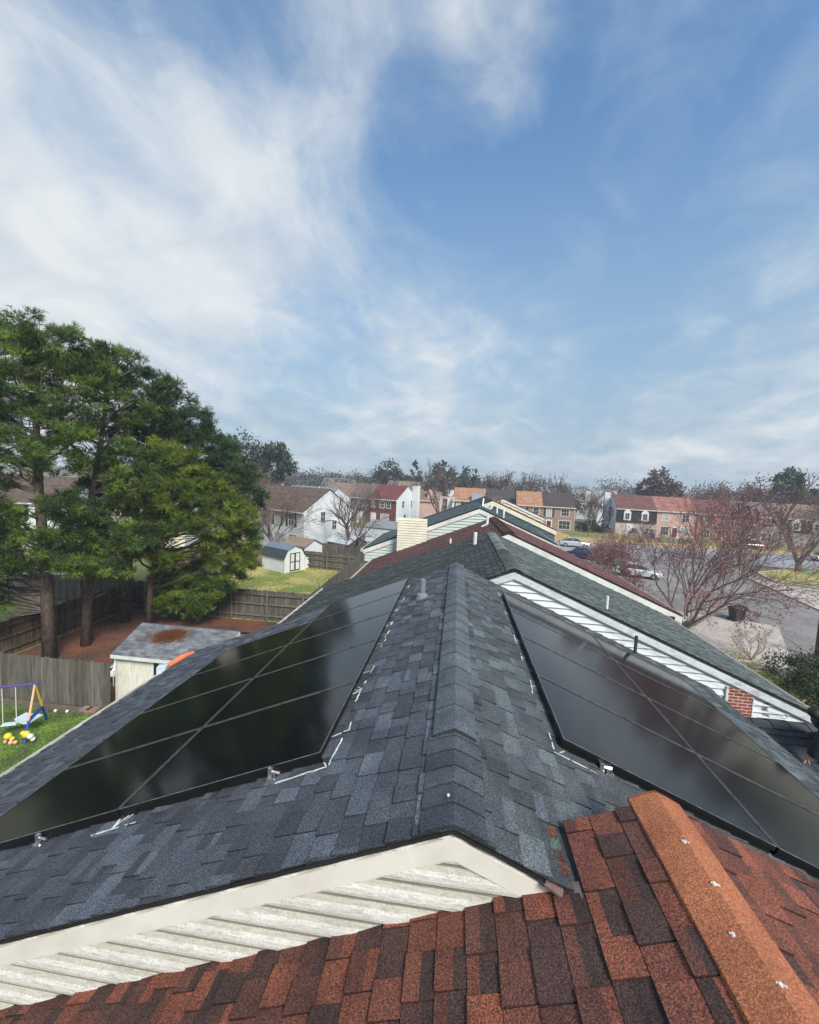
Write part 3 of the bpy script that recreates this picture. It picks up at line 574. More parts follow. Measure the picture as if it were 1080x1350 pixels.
# house 5 orange
G5 = [(.50, .22, .12), (.44, .19, .11), (.55, .26, .16)]
M['siding_teal'] = mat('dark_teal_siding', (.075, .11, .125), (.05, .08, .095), 2, .8)
r5, L5 = townhouse('orange shingled roof with cream fascia, fifth in the row', 2.25, 8.50, 26.4, 33.4, 5.7, [(.05, .05, .055)], G5, 'siding_teal', 'siding_cream', gexpo=.2, fh=.26, zs=5.0, halfR=3.95)
b = MB(); b.box(-3.5, -3.2, 26.36, 26.4, 6, 6.2); b.build('fascia_end', M['trim'], r5, L5)
G6 = [(.22, .19, .13), (.18, .16, .12)]
r6, L6 = townhouse('tan shingled roof, farthest in the row', 3.7, 8.34, 34.0, 39.0, 5.6, G6, G6, 'siding_cream', 'trim', gexpo=.25, fh=.16, halfR=3.3)
pipe(r5, 'vent_pipe', 2.9, 28.5, 8.4, .3, .06, M['rust_metal'], L5)

# orange and white foam toy caught in the gutter
L = (-5.45, 7.35, 5.60); t = empty('foam_toy', L, 'orange and white toy lying in the left gutter', 'toy')
b = MB(); b.tube([(-5.47, 7.42, 5.70), (-5.40, 7.75, 5.74), (-5.34, 8.05, 5.73)], [.05, .06, .03], 8); b.build('body', plain('orange_foam', (.75, .20, .09), .6), t, L)
b = MB(); b.cbox((-5.49, 7.30, 5.69), .16, .14, .13, .3); b.build('tail', plain('pale_foam', (.6, .68, .75), .6), t, L)

# ------------------------------------------------------------------ person at the right edge, kneeling and reaching down
def skinned(name, nodes, edges, roots, mt, parent, sub, lvl=2):
    me = bpy.data.meshes.new(name); me.from_pydata([tuple(Vector(n[:3]) - Vector(sub)) for n in nodes], edges, []); me.materials.append(mt)
    o = bpy.data.objects.new(name, me); col.objects.link(o); o.parent = parent
    sk = o.modifiers.new('skin', 'SKIN')
    if not me.skin_vertices: 
        bpy.context.view_layer.objects.active = o
    for i, n in enumerate(nodes):
        r_ = n[3]; me.skin_vertices[0].data[i].radius = (r_, r_) if not hasattr(r_, '__len__') else r_
        me.skin_vertices[0].data[i].use_root = i in roots
    sk.use_smooth_shade = True
    ss = o.modifiers.new('sub', 'SUBSURF'); ss.levels = lvl; ss.render_levels = lvl
    return o
PL = (6.45, 7.1, 5.32); pr = empty('person', PL, 'person in a dark navy jacket kneeling on the lower roof, one hand down', 'person'); pr.location.x -= .06
M['skin'] = mat('skin', (.50, .27, .18), (.42, .21, .14), 20, .5)
M['navy'] = mat('navy_jacket', (.010, .013, .022), (.006, .008, .014), 6, .75, .3, 40)
M['denim'] = mat('dark_trousers', (.02, .022, .03), (.012, .014, .02), 8, .9)
M['hair'] = mat('dark_hair', (.012, .010, .009), (.006, .005, .005), 30, .6)
hx, hy, hz = 5.80, 7.03, 5.42
nodes = [(6.55, 7.22, 5.74, .10), (6.38, 7.18, 5.92, .10), (6.18, 7.14, 6.00, .09), (6.06, 7.12, 6.10, .05), (5.97, 7.11, 6.15, .075), (5.90, 7.10, 6.17, .085), (5.86, 7.10, 6.10, .06),
         (6.12, 6.98, 5.96, .035), (5.96, 6.96, 5.74, .032), (5.85, 7.0, 5.52, .03), (hx, hy, hz + .03, .030),
         (6.22, 7.32, 5.95, .035), (6.34, 7.42, 5.80, .032), (6.47, 7.38, 5.64, .028),
         (6.5, 7.08, 5.64, .06), (6.15, 7.0, 5.50, .045), (6.5, 7.02, 5.44, .045), (6.66, 7.02, 5.42, .035),
         (6.5, 7.36, 5.66, .06), (6.14, 7.42, 5.59, .045), (6.46, 7.42, 5.56, .045), (6.64, 7.42, 5.53, .035)]
edges = [(0, 1), (1, 2), (2, 3), (3, 4), (4, 5), (5, 6), (2, 7), (7, 8), (8, 9), (9, 10), (2, 11), (11, 12), (12, 13), (0, 14), (14, 15), (15, 16), (16, 17), (0, 18), (18, 19), (19, 20), (20, 21)]
roots = [0]
for k, (dx, dy, ln) in enumerate([(-.032, -.030, .060), (-.028, -.010, .075), (-.020, .008, .078), (-.010, .024, .070), (.022, -.034, .045)]):
    i = len(nodes); b0 = Vector((hx + dx * .5, hy + dy * .7, hz + .02)); p1 = b0 + Vector((dx * .5, dy * .4, -.022)) ; p2 = p1 + Vector((dx * .35 - .006, dy * .25, -ln * .32)); p3 = p2 + Vector((.004, 0, -ln * .22))
    for p, r_ in ((b0, .010), (p1, .0095), (p2, .0085), (p3, .007)): nodes.append((*p, r_))
    edges += [(i, i + 1), (i + 1, i + 2), (i + 2, i + 3)]; roots.append(i)
skinned('body', nodes, edges, roots, M['skin'], pr, PL)
jn = [(6.56, 7.22, 5.72, .19), (6.38, 7.18, 5.92, .19), (6.14, 7.12, 6.0, .21), (6.02, 7.115, 6.09, .11), (6.06, 6.97, 6.0, .14), (5.94, 6.95, 5.78, .115), (5.86, 6.98, 5.58, .085), (5.835, 7.0, 5.51, .07), (6.16, 7.35, 5.95, .10), (6.32, 7.46, 5.80, .078), (6.46, 7.40, 5.61, .055)]
skinned('jacket', jn, [(0, 1), (1, 2), (2, 3), (2, 4), (4, 5), (5, 6), (6, 7), (2, 8), (8, 9), (9, 10)], [0], M['navy'], pr, PL)
tn = [(6.56, 7.22, 5.66, .15), (6.5, 7.06, 5.62, .12), (6.15, 6.99, 5.50, .085), (6.5, 7.01, 5.44, .07), (6.6, 7.01, 5.43, .06), (6.5, 7.37, 5.66, .12), (6.14, 7.43, 5.60, .085), (6.46, 7.43, 5.55, .07), (6.58, 7.43, 5.54, .06)]
skinned('trousers', tn, [(0, 1), (1, 2), (2, 3), (3, 4), (0, 5), (5, 6), (6, 7), (7, 8)], [0], M['denim'], pr, PL)
for y, z in ((7.01, 5.42), (7.43, 5.53)):
    skinned('shoe', [(6.62, y, z, .045), (6.70, y, z - .01, .045), (6.82, y, z - .05, .035)], [(0, 1), (1, 2)], [0], plain('shoe_grey', (.25, .25, .26), .7), pr, PL)
skinned('hair', [(6.0, 7.11, 6.16, .10), (5.95, 7.10, 6.19, .118), (5.89, 7.09, 6.17, .118), (5.87, 7.09, 6.10, .10)], [(0, 1), (1, 2), (2, 3)], [0], M['hair'], pr, PL)
b = MB(); b.tube([(5.62, 6.72, 5.20), (5.66, 6.78, 5.235), (5.74, 6.80, 5.24)], [.02, .04, .03], 7); o = b.build('work_glove', plain('white_cloth', (.7, .7, .7), .8), sub=(5.66, 6.76, 5.2), loc=(5.66, 6.76, 5.2), smooth=True); tag(o, 'white work glove lying on the lower roof by the kneeling person', 'glove')

# ------------------------------------------------------------------ fences
def fence(label, a, b_, h, mt='wood', rails=0, post_side=0, name='wooden_fence', group='wooden yard fences', pick=.14, posts=2.4):
    a, b_ = Vector((a[0], a[1], 0)), Vector((b_[0], b_[1], 0)); L = a.copy(); root = empty(name, L, label, 'fence', group)
    d = (b_ - a); ln = d.length; d.normalize(); nrm_ = Vector((-d.y, d.x, 0)); b = MB(); s = 0; dd = Vector((d.x, d.y, 0))
    while s < ln:
        wd = pick * random.uniform(.9, 1.05); hh = h + random.uniform(-.03, .03); g = random.uniform(.6, 1.15); c = (g, g * random.uniform(.95, 1.02), g * random.uniform(.88, 1))
        p0 = a + dd * s; p1 = a + dd * min(s + wd * .96, ln); th = nrm_ * (.018 + random.uniform(0, .006)); z = Vector((0, 0, hh)); zc = Vector((0, 0, hh - .04)); z0 = Vector((0, 0, random.uniform(.0, .04)))
        b.hexa([p0 + z0, p1 + z0, p1 + th + z0, p0 + th + z0], [p0 + zc, p1 + zc, p1 + th + zc, p0 + th + zc], c)
        q0, q1 = p0 + dd * .03, p1 - dd * .03; b.hexa([p0 + zc, p1 + zc, p1 + th + zc, p0 + th + zc], [q0 + z, q1 + z, q1 + th + z, q0 + th + z], c)
        s += wd
    b.build('pickets', M[mt], root, L)
    if rails:
        sd = nrm_ * (.06 * rails)
        for zz in (.35, h * .55, h - .28):
            b = MB(); g = random.uniform(.9, 1.25); b.bar(a + sd + Vector((0, 0, zz)), b_ + sd + Vector((0, 0, zz)), .05, .09, c=(g, g, g)); b.build('rail', M[mt], root, L)
        s = 0
        while s <= ln + .01:
            b = MB(); p = a + dd * s + sd * 2.2; b.cbox((p.x, p.y, h / 2), .1, .1, h + .02, math.atan2(d.y, d.x), (1.15, 1.1, 1.0)); b.build('post', M[mt], root, L); s += posts
    return root
fence('weathered grey fence behind the swing set, flat boards towards the lawn', (-27, 14.42), (-13.05, 14.42), 1.88)
fence('brown board fence running away beside the pine trunks', (-21.5, 14.6), (-21.5, 25.1), 1.8, 'wood_brown', -1)
fence('dark fence across the back of the pine straw yard, rails facing us', (-21.3, 25.3), (-4.6, 25.3), 2.0, 'wood', -1)
fence('dark fence beyond the pines at the far left', (-42, 23.0), (-22.0, 26.4), 1.9, 'wood', -1)
fence('grey fence with a pale top rail behind the barn shed', (-15.0, 41.1), (-9.3, 40.2), 1.75, 'wood', -1)
fence('grey fence closing the yellow-green yard at the right', (-9.1, 25.6), (-9.1, 40.0), 1.8, 'wood', 1)
fence('dark fence running behind the farther yards', (-20, 47), (-4.5, 44.5), 1.8, 'wood', 0)
fence('low brown fence left of the pine trunks', (-30, 19.0), (-21.7, 18.0), 1.35, 'wood_brown', -1)
fence('brown board fence with rails across the next yard at the left', (-34, 14.4), (-27.2, 14.4), 1.8, 'wood_brown', 1)

# ------------------------------------------------------------------ near shed
L = (-11.2, 16.1, 0); t = empty('garden_shed', L, 'cream shed with a grey shingle roof and a pile of orange pine needles on it', 'shed')
x0, x1, y0, y1 = -13.25, -9.0, 14.95, 18.1; ym = 16.5; ze, zr_ = 2.12, 2.78
b = MB(); b.prism([(y0, 0), (y1, 0), (y1, ze - .05), (ym, zr_ - .1), (y0, ze - .05)], 'x', x0, x1)
for i in range(9): x = x0 + .1 + i * .47; b.box(x, x + .02, y0 - .008, y0, .05, ze - .2, (.55, .53, .45))
b.build('wall', M['shed_cream'], t, L)
b = MB()
for x in (x0, x1 - .08, -11.6): b.box(x - .02, x + .09, y0 - .025, y0 - .0, 0, ze - .06)
b.box(x1, x1 + .02, y0 - .02, y0 + .1, 0, ze - .06); b.hexa([(x1 + .14, y0 - .15, ze - .22), (x1 + .17, y0 - .15, ze - .22), (x1 + .17, ym, zr_ - .2), (x1 + .14, ym, zr_ - .2)], [(x1 + .14, y0 - .15, ze - .06), (x1 + .17, y0 - .15, ze - .06), (x1 + .17, ym, zr_ - .02), (x1 + .14, ym, zr_ - .02)])
b.box(x0 - .1, x1 + .13, y0 - .18, y0 - .15, ze - .2, ze - .06); b.build('trim', M['trim'], t, L)
sav = T; T = (zr_ - ze) / (ym - y0 + .0)
b = MB()
for sg in (-1, 1): shingles(b, ym, zr_, sg, lim(x0 - .12, x1 + .16), 1.72 if sg < 0 else 1.8, [(.15, .16, .17), (.12, .13, .14), (.18, .19, .20)], .14, .006, .2, .4)
swapmb(b).build('roof', M['shingle'], t, L); T = sav
b = MB(); b.box(-11.58, -11.40, y0 - .05, y0 - .03, 1.2, 1.95, (.3, .3, .3)); b.build('door_gap', M['black_edge'], t, L)
nV, nC = [], []
for i in range(3000):
    a = rng.normal(0, .30); c_ = rng.normal(0, .36); px_, py_ = -11.65 + a * 1.25 + c_ * .4, 15.95 + c_ * .62
    if py_ > ym + .1: continue
    pz = zr_ - (zr_ - ze) / (ym - y0) * abs(py_ - ym) + rng.uniform(.01, .07) * math.exp(-(a * a + c_ * c_) * 3); th = rng.uniform(0, 6.28); ln = .09; d = np.array([math.cos(th) * ln, math.sin(th) * ln, rng.uniform(-.02, .02)]); s_v = np.array([-d[1], d[0], 0]) * .08
    p = np.array([px_, py_, pz]); nV += [p - d + s_v, p - d - s_v, p + d]; g = rng.uniform(.7, 1.3); nC.append((.28 * g, .10 * g, .045 * g))
npmesh('needle_pile', nV, 3, np.array(nC), M['leaf'], t, L)

# swing set on the lawn
SL = (-14.6, 12.75, 0); t = empty('swing_set', SL, 'metal swing set with purple top bar, yellow and blue legs on the lawn', 'swing set')
ap = Vector((-14.45, 12.75, 1.75)); far = Vector((-17.6, 11.3, 1.75))
blue = plain('blue_steel', (.015, .06, .38), .4); yel = plain('yellow_steel', (.80, .62, .04), .4); pur = plain('purple_steel', (.09, .06, .28), .4); whi = M['pipe_white']
b = MB(); b.tube([ap + Vector((.1, .05, 0)), far], .045, 8); b.build('top_bar', pur, t, SL)
dirx = (far - ap).normalized(); pn = Vector((-dirx.y, dirx.x, 0))
for base in (ap, far):
    for sg, mt in ((-1, yel), (1, plain('pale_orange_steel', (.75, .45, .25), .4))):
        f = base + pn * sg * .75; f.z = 0; mid = base.lerp(f, .62)
        b = MB(); b.tube([base, mid], .035, 7); lg = b.build('leg', mt, t, SL)
        b = MB(); b.tube([mid, f], .038, 7); b.build('lower_leg', blue, lg, SL)
b = MB(); a1 = ap.lerp(Vector((ap + pn * .75).xy.to_3d()), .62); a2 = ap.lerp(Vector((ap - pn * .75).xy.to_3d()), .62); b.tube([a1, a2], .05, 7); b.build('brace', blue, t, SL)
def hang(s, lab, seat):
    p = ap.lerp(far, s / 3.45); b = MB()
    b.tube([p, p + Vector((0, 0, -1.35))], .012, 5); b.tube([p + dirx * .38, p + dirx * .38 + Vector((0, 0, -1.35))], .012, 5); b.build('rope', whi, t, SL)
    b = MB(); c = p + dirx * .19 + Vector((0, 0, -1.37)); b.cbox(c, .44, .2, .03, math.atan2(dirx.y, dirx.x)); b.build('seat', seat, t, SL)
hang(.55, '', plain('pale_plastic', (.62, .74, .80), .4)); hang(1.35, '', yel); hang(2.3, '', blue)
b = MB(); c = Vector((-14.55, 12.55, .62)); prof = []
for k in range(9):
    a = math.pi * k / 8; prof.append((-math.cos(a) * .35, -math.sin(a) * .16))
b.prism([(c.x + x, c.z + z) for x, z in prof], 'y', 12.4, 12.8); b.build('bucket_seat', plain('pale_plastic', (.62, .74, .80), .4), t, SL)
# toys below the swing
def blobs(name, label, cat, L, parts, group=None):
    t = empty(name, L, label, cat, group)
    for nm, mt, els in parts:
        b = MB()
        for (x, y, z, r_, q) in els:
            n = 8; pts = [(x, y, z - r_ * q * math.cos(math.pi * k / 6)) for k in range(7)]; b.tube(pts, [max(.004, r_ * math.sin(math.pi * k / 6)) for k in range(7)], n)
        b.build(nm, mt, t, (0, 0, 0), smooth=True)
    return t
ply = plain('yellow_plastic', (.75, .62, .05), .4); plw = plain('white_plastic', (.7, .72, .7), .5); plo = plain('peach_plastic', (.75, .42, .25), .5)
blobs('ride_on_toy', 'yellow and peach toy on the grass under the left swing', 'toy', (-14.62, 11.95, 0), [('body', ply, [(0, 0, .3, .12, .9), (.1, .05, .2, .08, .8)]), ('legs', plo, [(.12, -.02, .1, .07, 1.2), (.22, .05, .08, .07, 1), (-.1, 0, .1, .06, 1.3)])])
blobs('ride_on_toy', 'yellow and white toy on the grass right of the other one', 'toy', (-14.1, 12.1, 0), [('body', ply, [(0, 0, .33, .12, 1), (-.12, 0, .36, .08, 1)]), ('seat', plw, [(.16, 0, .28, .10, .9), (.2, .05, .16, .08, 1)])])
def brickstack(label, x, y, rz, n, c):
    b = MB()
    for i in range(n): b.cbox((x + (i % 2) * .25 - .12, y + (i // 2 % 2) * .14, .06 + (i // 4) * .11), .38, .13, .1, rz + random.uniform(-.1, .1), jit(c))
    o = b.build('block_pile', M['leaf'], sub=(x, y, 0), loc=(x, y, 0)); tag(o, label, 'blocks')
brickstack('pale brick blocks lying by the corner of the cream shed', -13.75, 14.15, .1, 4, (.42, .28, .22))
for x, y, l in ((-14.9, 13.9, 'white ball on the grass left of the pale blocks'), (-14.45, 13.95, 'smaller white ball nearest the pale blocks')):
    b = MB(); r_ = .06; b.tube([(x, y, r_ - r_ * math.cos(math.pi * k / 6)) for k in range(7)], [max(.003, r_ * math.sin(math.pi * k / 6)) for k in range(7)], 8); tag(b.build('ball', M['pipe_white'], sub=(x, y, 0), loc=(x, y, 0), smooth=True), l, 'ball')
# junk between shed and pines
L = (-14.6, 16.3, 0); t = empty('garden_chair', L, 'white plastic chair standing among timber left of the cream shed', 'chair')
b = MB(); b.box(-.25, .25, -.25, .25, .42, .46); b.build('seat', M['pipe_white'], t); b = MB(); b.hexa([(-.25, .22, .46), (.25, .22, .46), (.25, .26, .46), (-.25, .26, .46)], [(-.22, .36, .95), (.22, .36, .95), (.22, .40, .95), (-.22, .40, .95)]); b.build('backrest', M['pipe_white'], t)
for x in (-.22, .22):
    for y in (-.22, .22): b = MB(); b.tube([(x, y, 0), (x, y, .43)], .025, 6); b.build('leg', M['pipe_white'], t)
    b = MB(); b.box(x - .03, x + .03, -.25, .3, .64, .67); b.build('armrest', M['pipe_white'], t)
b = MB()
for i in range(9): x = -16.9 + random.uniform(-.3, .3); y = 15.6 + i * .13; z = .08 + .1 * (i % 4); b.bar((x, y, z), (x + 1.8 + random.uniform(-.3, .4), y + random.uniform(.2, .7), z + random.uniform(0, .3)), .14, .05, c=(random.uniform(.6, 1.3),) * 3)
tag(b.build('timber_pile', M['wood'], sub=(-16, 16, 0), loc=(-16, 16, 0)), 'grey timber pile left of the white chair', 'timber')
# barn shed in the next yard
L = (-16.9, 39.9, 0); t = empty('barn_shed', L, 'small barn-roofed shed with white double doors in the yellow-green yard', 'shed')
t.rotation_euler = (0, 0, R(62))
b = MB(); gp = [(-1.25, 0), (1.25, 0), (1.25, 1.45), (.85, 2.15), (0, 2.5), (-.85, 2.15), (-1.25, 1.45)]
b.prism(gp, 'y', -1.7, 1.7); b.build('wall', M['siding_white'], t)
b = MB(); rp = [(1.38, 1.38), (.92, 2.2), (0, 2.58), (-.92, 2.2), (-1.38, 1.38)]
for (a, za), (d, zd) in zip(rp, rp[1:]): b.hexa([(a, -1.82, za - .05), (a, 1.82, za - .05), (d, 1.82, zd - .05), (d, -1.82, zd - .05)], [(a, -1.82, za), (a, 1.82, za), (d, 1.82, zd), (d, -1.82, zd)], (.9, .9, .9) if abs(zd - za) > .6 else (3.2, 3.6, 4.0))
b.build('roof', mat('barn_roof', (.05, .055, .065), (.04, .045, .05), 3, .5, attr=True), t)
for sx in (-1, 1):
    b = MB(); b.box(min(0, sx * .62) + .01, max(0, sx * .62) - .01, -1.735, -1.7, .12, 1.85); dr = b.build('door', M['trim'], t)
    b = MB()
    for x in (sx * .05, sx * .58): b.box(x - .04, x + .04, -1.755, -1.735, .12, 1.85)
    for z in (.15, .98, 1.82): b.box(min(0, sx * .62), max(0, sx * .62), -1.754, -1.735, z - .04, z + .04)
    b.build('door_batten', M['black_edge'], dr)
b = MB()
for x in (-1.25, 1.25): b.box(x - .06, x + .06, -1.76, -1.68, 0, 1.45)
b.build('corner_trim', M['trim'], t)
b = MB(); b.cbox((-14.85, 41.0, .55), .9, .05, 1.1, R(30)); tag(b.build('white_panel', M['trim'], sub=(-14.85, 41, 0), loc=(-14.85, 41, 0)), 'white panel leaning between barn shed and fence', 'panel')
# small outbuildings and yard things beyond
def outbuilding(label, x, y, rz, w_, d_, h, hr, wall, roof, name='shed'):
    L = (x, y, 0); t = empty(name, L, label, 'shed', rz=rz)
    b = MB(); b.prism([(-d_ / 2, 0), (d_ / 2, 0), (d_ / 2, h), (0, hr), (-d_ / 2, h)], 'x', -w_ / 2, w_ / 2); b.build('wall', wall, t)
    b = MB()
    for sg in (-1, 1): b.hexa([(-w_ / 2 - .15, sg * (d_ / 2 + .15), h - .08), (w_ / 2 + .15, sg * (d_ / 2 + .15), h - .08), (w_ / 2 + .15, 0, hr + .02), (-w_ / 2 - .15, 0, hr + .02)], [(-w_ / 2 - .15, sg * (d_ / 2 + .15), h - .0), (w_ / 2 + .15, sg * (d_ / 2 + .15), h - .0), (w_ / 2 + .15, 0, hr + .10), (-w_ / 2 - .15, 0, hr + .10)])
    b.build('roof', roof, t)
    b = MB(); b.box(-w_ * .15, w_ * .15, -d_ / 2 - .03, -d_ / 2, 0, min(h - .1, 1.9)); b.build('door', M['trim'], t)
gr = plain('grey_roof', (.22, .23, .24), .8); lg_ = plain('pale_metal_roof', (.55, .60, .62), .5); tanr = plain('tan_roof', (.26, .19, .14), .9)
outbuilding('low shed with a tan roof behind the barn shed', -16.6, 44.3, R(-25), 3.4, 2.6, 1.9, 2.5, M['siding_white'], tanr)
outbuilding('low shed with a pale metal roof right of the tan-roofed shed', -12.5, 47.8, R(-30), 3.4, 3.0, 1.9, 2.6, plain('dark_boards', (.10, .09, .08), .9), lg_)
outbuilding('small dark gabled shed behind the fence, left of the cream chimney', -7.3, 46.5, R(80), 2.6, 2.4, 1.7, 2.5, M['wood'], gr)
outbuilding('white-walled low outbuilding far behind the fences', -9.5, 62.0, R(-20), 6.5, 4.0, 2.2, 3.0, M['siding_white'], gr)
t = empty('play_frame', (-8.2, 43.2, 0), 'red and white A-shaped play frame behind the grey fence', 'play frame')
b = MB()
for a, c in (((-.7, 0, 0), (0, 0, 1.9)), ((.7, 0, 0), (0, 0, 1.9)), ((-.4, 0, .9), (.4, 0, .9)), ((0, 0, 1.9), (.2, 1.6, 1.9))): b.tube([a, c], .05, 6)
b.build('frame', plain('faded_red', (.42, .12, .11), .6), t); b = MB(); b.tube([(-.3, 0, .9), (-.3, -.5, .3), (-.3, -.9, .1)], .09, 7); b.build('slide', M['pipe_white'], t)

# ------------------------------------------------------------------ trees
def rand_unit(n):
    v = rng.normal(size=(n, 3)); return v / np.linalg.norm(v, axis=1)[:, None]
def pine_foliage(blobs, cols, clump_r=.38, per_blob=66, tufts=18, needles=11, nl=.24, nw=.028, up=.35):
    """tufts of long needles on shoots, gathered into clumps near the surface of each blob"""
    C, clumps = [], []
    for (x, y, z, r_) in blobs:
        n = int(per_blob * (r_ / 1.5) ** 2); d = rand_unit(n); rad = r_ * rng.uniform(.45, 1.12, n) ** .8
        d[:, 2] *= .8; c = np.array([x, y, z]) + d * rad[:, None]
        clumps.append(c)
    clumps = np.vstack(clumps); ctr = np.array([np.mean([b[i] for b in blobs]) for i in range(3)])
    nC = len(clumps); K = nC * tufts
    base = np.repeat(clumps, tufts, axis=0); off = rand_unit(K) * (clump_r * rng.uniform(.3, 1.0, K))[:, None]; off[:, 2] *= .6
    tc_ = base + off
    # shoot direction: outwards and up
    sh = off / np.linalg.norm(off, axis=1)[:, None] + np.array([0, 0, up]); sh /= np.linalg.norm(sh, axis=1)[:, None]
    clcol = np.array(cols)[rng.integers(0, len(cols), nC)] * rng.uniform(.5, 1.5, nC)[:, None]
    tcol = np.repeat(clcol, tufts, axis=0) * rng.uniform(.75, 1.25, K)[:, None]
    P = np.repeat(tc_, needles, axis=0); S = np.repeat(sh, needles, axis=0); n = len(P)
    d = rand_unit(n) * .85 + S * .8; d /= np.linalg.norm(d, axis=1)[:, None]
    P = P + S * rng.uniform(-.12, .12, n)[:, None]
    L_ = nl * rng.uniform(.7, 1.2, n); s = np.cross(d, rand_unit(n)); s /= np.linalg.norm(s, axis=1)[:, None]; s *= nw / 2
    V = np.stack([P - s, P + s, P + d * L_[:, None]], axis=1).reshape(-1, 3)
    return V, np.repeat(tcol, needles, axis=0), clumps
def pine(label, trunk, blobs, cols, r0_=.34, group='tall pines in the left yard', limbs=34, **k):
    L = (trunk[0][0], trunk[0][1], 0); t = empty('pine_tree', L, label, 'pine tree', group)
    V, C, cl = pine_foliage(blobs, cols, **k); npmesh('crown', V, 3, C, M['needles'], t, L)
    b = MB(); n = len(trunk); b.tube(trunk, [r0_ * (1 - .8 * i / (n - 1)) for i in range(n)], 12, c=(1, 1, 1)); b.build('trunk', M['bark'], t, L, smooth=True)
    b = MB(); tp = [Vector(p) for p in trunk]; idx = rng.choice(len(cl), min(limbs * 3, len(cl)), replace=False)
    zt = [p.z for p in tp]
    for j, i in enumerate(idx):
        e = Vector(cl[i]); hz = max(2.4, min(zt[-1] - .5, e.z - random.uniform(.3, 2.2)))
        for a, c in zip(tp, tp[1:]):
            if a.z <= hz <= c.z: s = a.lerp(c, (hz - a.z) / (c.z - a.z)); break
        else: s = tp[-1]
        m1 = s.lerp(e, .4) + Vector((random.uniform(-.25, .25), random.uniform(-.25, .25), random.uniform(-.35, .1))); m2 = s.lerp(e, .75) + Vector((random.uniform(-.2, .2), random.uniform(-.2, .2), random.uniform(-.1, .2)))
        r_ = random.uniform(.045, .10) if j < limbs else .03
        b.tube([s, m1, m2, e], [r_, r_ * .7, r_ * .45, .012], 5, cap=False)
    b.build('limbs', M['bark_grey'], t, L, smooth=True); return t
PC = [(.11, .175, .038), (.075, .13, .033), (.16, .22, .038), (.045, .08, .028)]
PCb = [(.18, .235, .030), (.12, .18, .028), (.23, .27, .034), (.065, .11, .024)]
PCd = [(.05, .095, .045), (.06, .11, .05), (.038, .072, .036)]
pine('tallest pine at the far left, its scaly trunk just behind the grey fence', [(-19.3, 17.8, 0), (-19.45, 17.85, 4), (-19.9, 18, 8), (-20.2, 18.2, 12), (-20.1, 18.4, 15.6)],
     [(-20.0, 18.6, 15.2, 1.7), (-22.3, 18.8, 14.9, 1.9), (-18.3, 19.0, 13.6, 1.4), (-20.6, 17.9, 13.0, 1.6), (-22.8, 17.7, 12.2, 1.7), (-18.4, 18.2, 11.6, 1.4), (-21.0, 17.3, 10.4, 1.4), (-19.0, 18, 9.9, 1.2), (-22.6, 17.2, 8.6, 1.4), (-21.0, 16.7, 6.6, 1.2), (-22.8, 17.0, 6.0, 1.3), (-21.9, 16.8, 4.6, 1.1), (-19.9, 16.6, 4.9, .8), (-24.5, 18, 10.5, 1.8), (-24.8, 18, 13.5, 1.8), (-22.0, 16.6, 7.4, 1.0), (-20.6, 16.4, 5.4, 1.0), (-21.4, 16.2, 4.0, .9), (-18.2, 17.6, 7.6, .9), (-23.4, 17.5, 4.2, 1.2), (-20.2, 16.6, 6.8, 1.1), (-18.6, 16.8, 5.9, .9), (-21.0, 16.3, 3.0, .8), (-22.3, 16.6, 3.6, 1.0), (-17.8, 17.2, 5.0, .8)], PC + [PCb[1]], r0_=.31, limbs=55, per_blob=58)
pine('pine with the second trunk, standing inside the brown side fence', [(-19.1, 19.6, 0), (-19.0, 19.7, 4), (-18.9, 19.9, 8), (-18.6, 20.4, 12), (-18.4, 20.8, 14.8)],
     [(-18.5, 21.0, 14.9, 1.5), (-19.8, 21.0, 14.9, 1.4), (-17.6, 20.8, 12.6, 1.2), (-17.3, 20.3, 9.9, 1.3), (-18.9, 20.2, 9.0, 1.1), (-17.6, 19.8, 7.2, 1.1), (-18.5, 19.4, 5.4, .9), (-20.2, 20, 11.5, 1.2), (-16.8, 19.9, 8.6, 1.2), (-19.8, 19.3, 7.2, 1.0), (-18.0, 19.2, 4.6, .9), (-16.4, 19.6, 5.9, 1.1), (-19.6, 19.2, 5.6, .8), (-18.6, 18.8, 6.2, .9), (-17.0, 19.3, 4.2, .8), (-20.4, 20.4, 4.4, .9)], PC, r0_=.26, limbs=50, per_blob=60)
pine('dark green pine rising behind the others with a long sloping crown', [(-19.9, 23.2, 0), (-19.7, 23.2, 4), (-19.0, 23.3, 8), (-18.2, 23.4, 12), (-17.8, 23.4, 14.2)],
     [(-18.3, 23.4, 14.4, 1.4), (-17.1, 23.6, 13.4, 1.35), (-15.9, 23.8, 12.3, 1.4), (-14.7, 24.0, 10.9, 1.4), (-13.7, 24.3, 9.3, 1.35), (-13.1, 24.6, 7.8, 1.3), (-18.2, 23.6, 12.2, 1.5), (-16.6, 23.8, 10.8, 1.5), (-19.8, 23.6, 11.4, 1.4), (-15.5, 24.3, 9.2, 1.3), (-20.2, 23.0, 7.6, 1.4), (-18.4, 22.8, 5.4, 1.2), (-20.8, 22.6, 5.0, 1.1)], PCd + PC[1:2], r0_=.30, limbs=40)
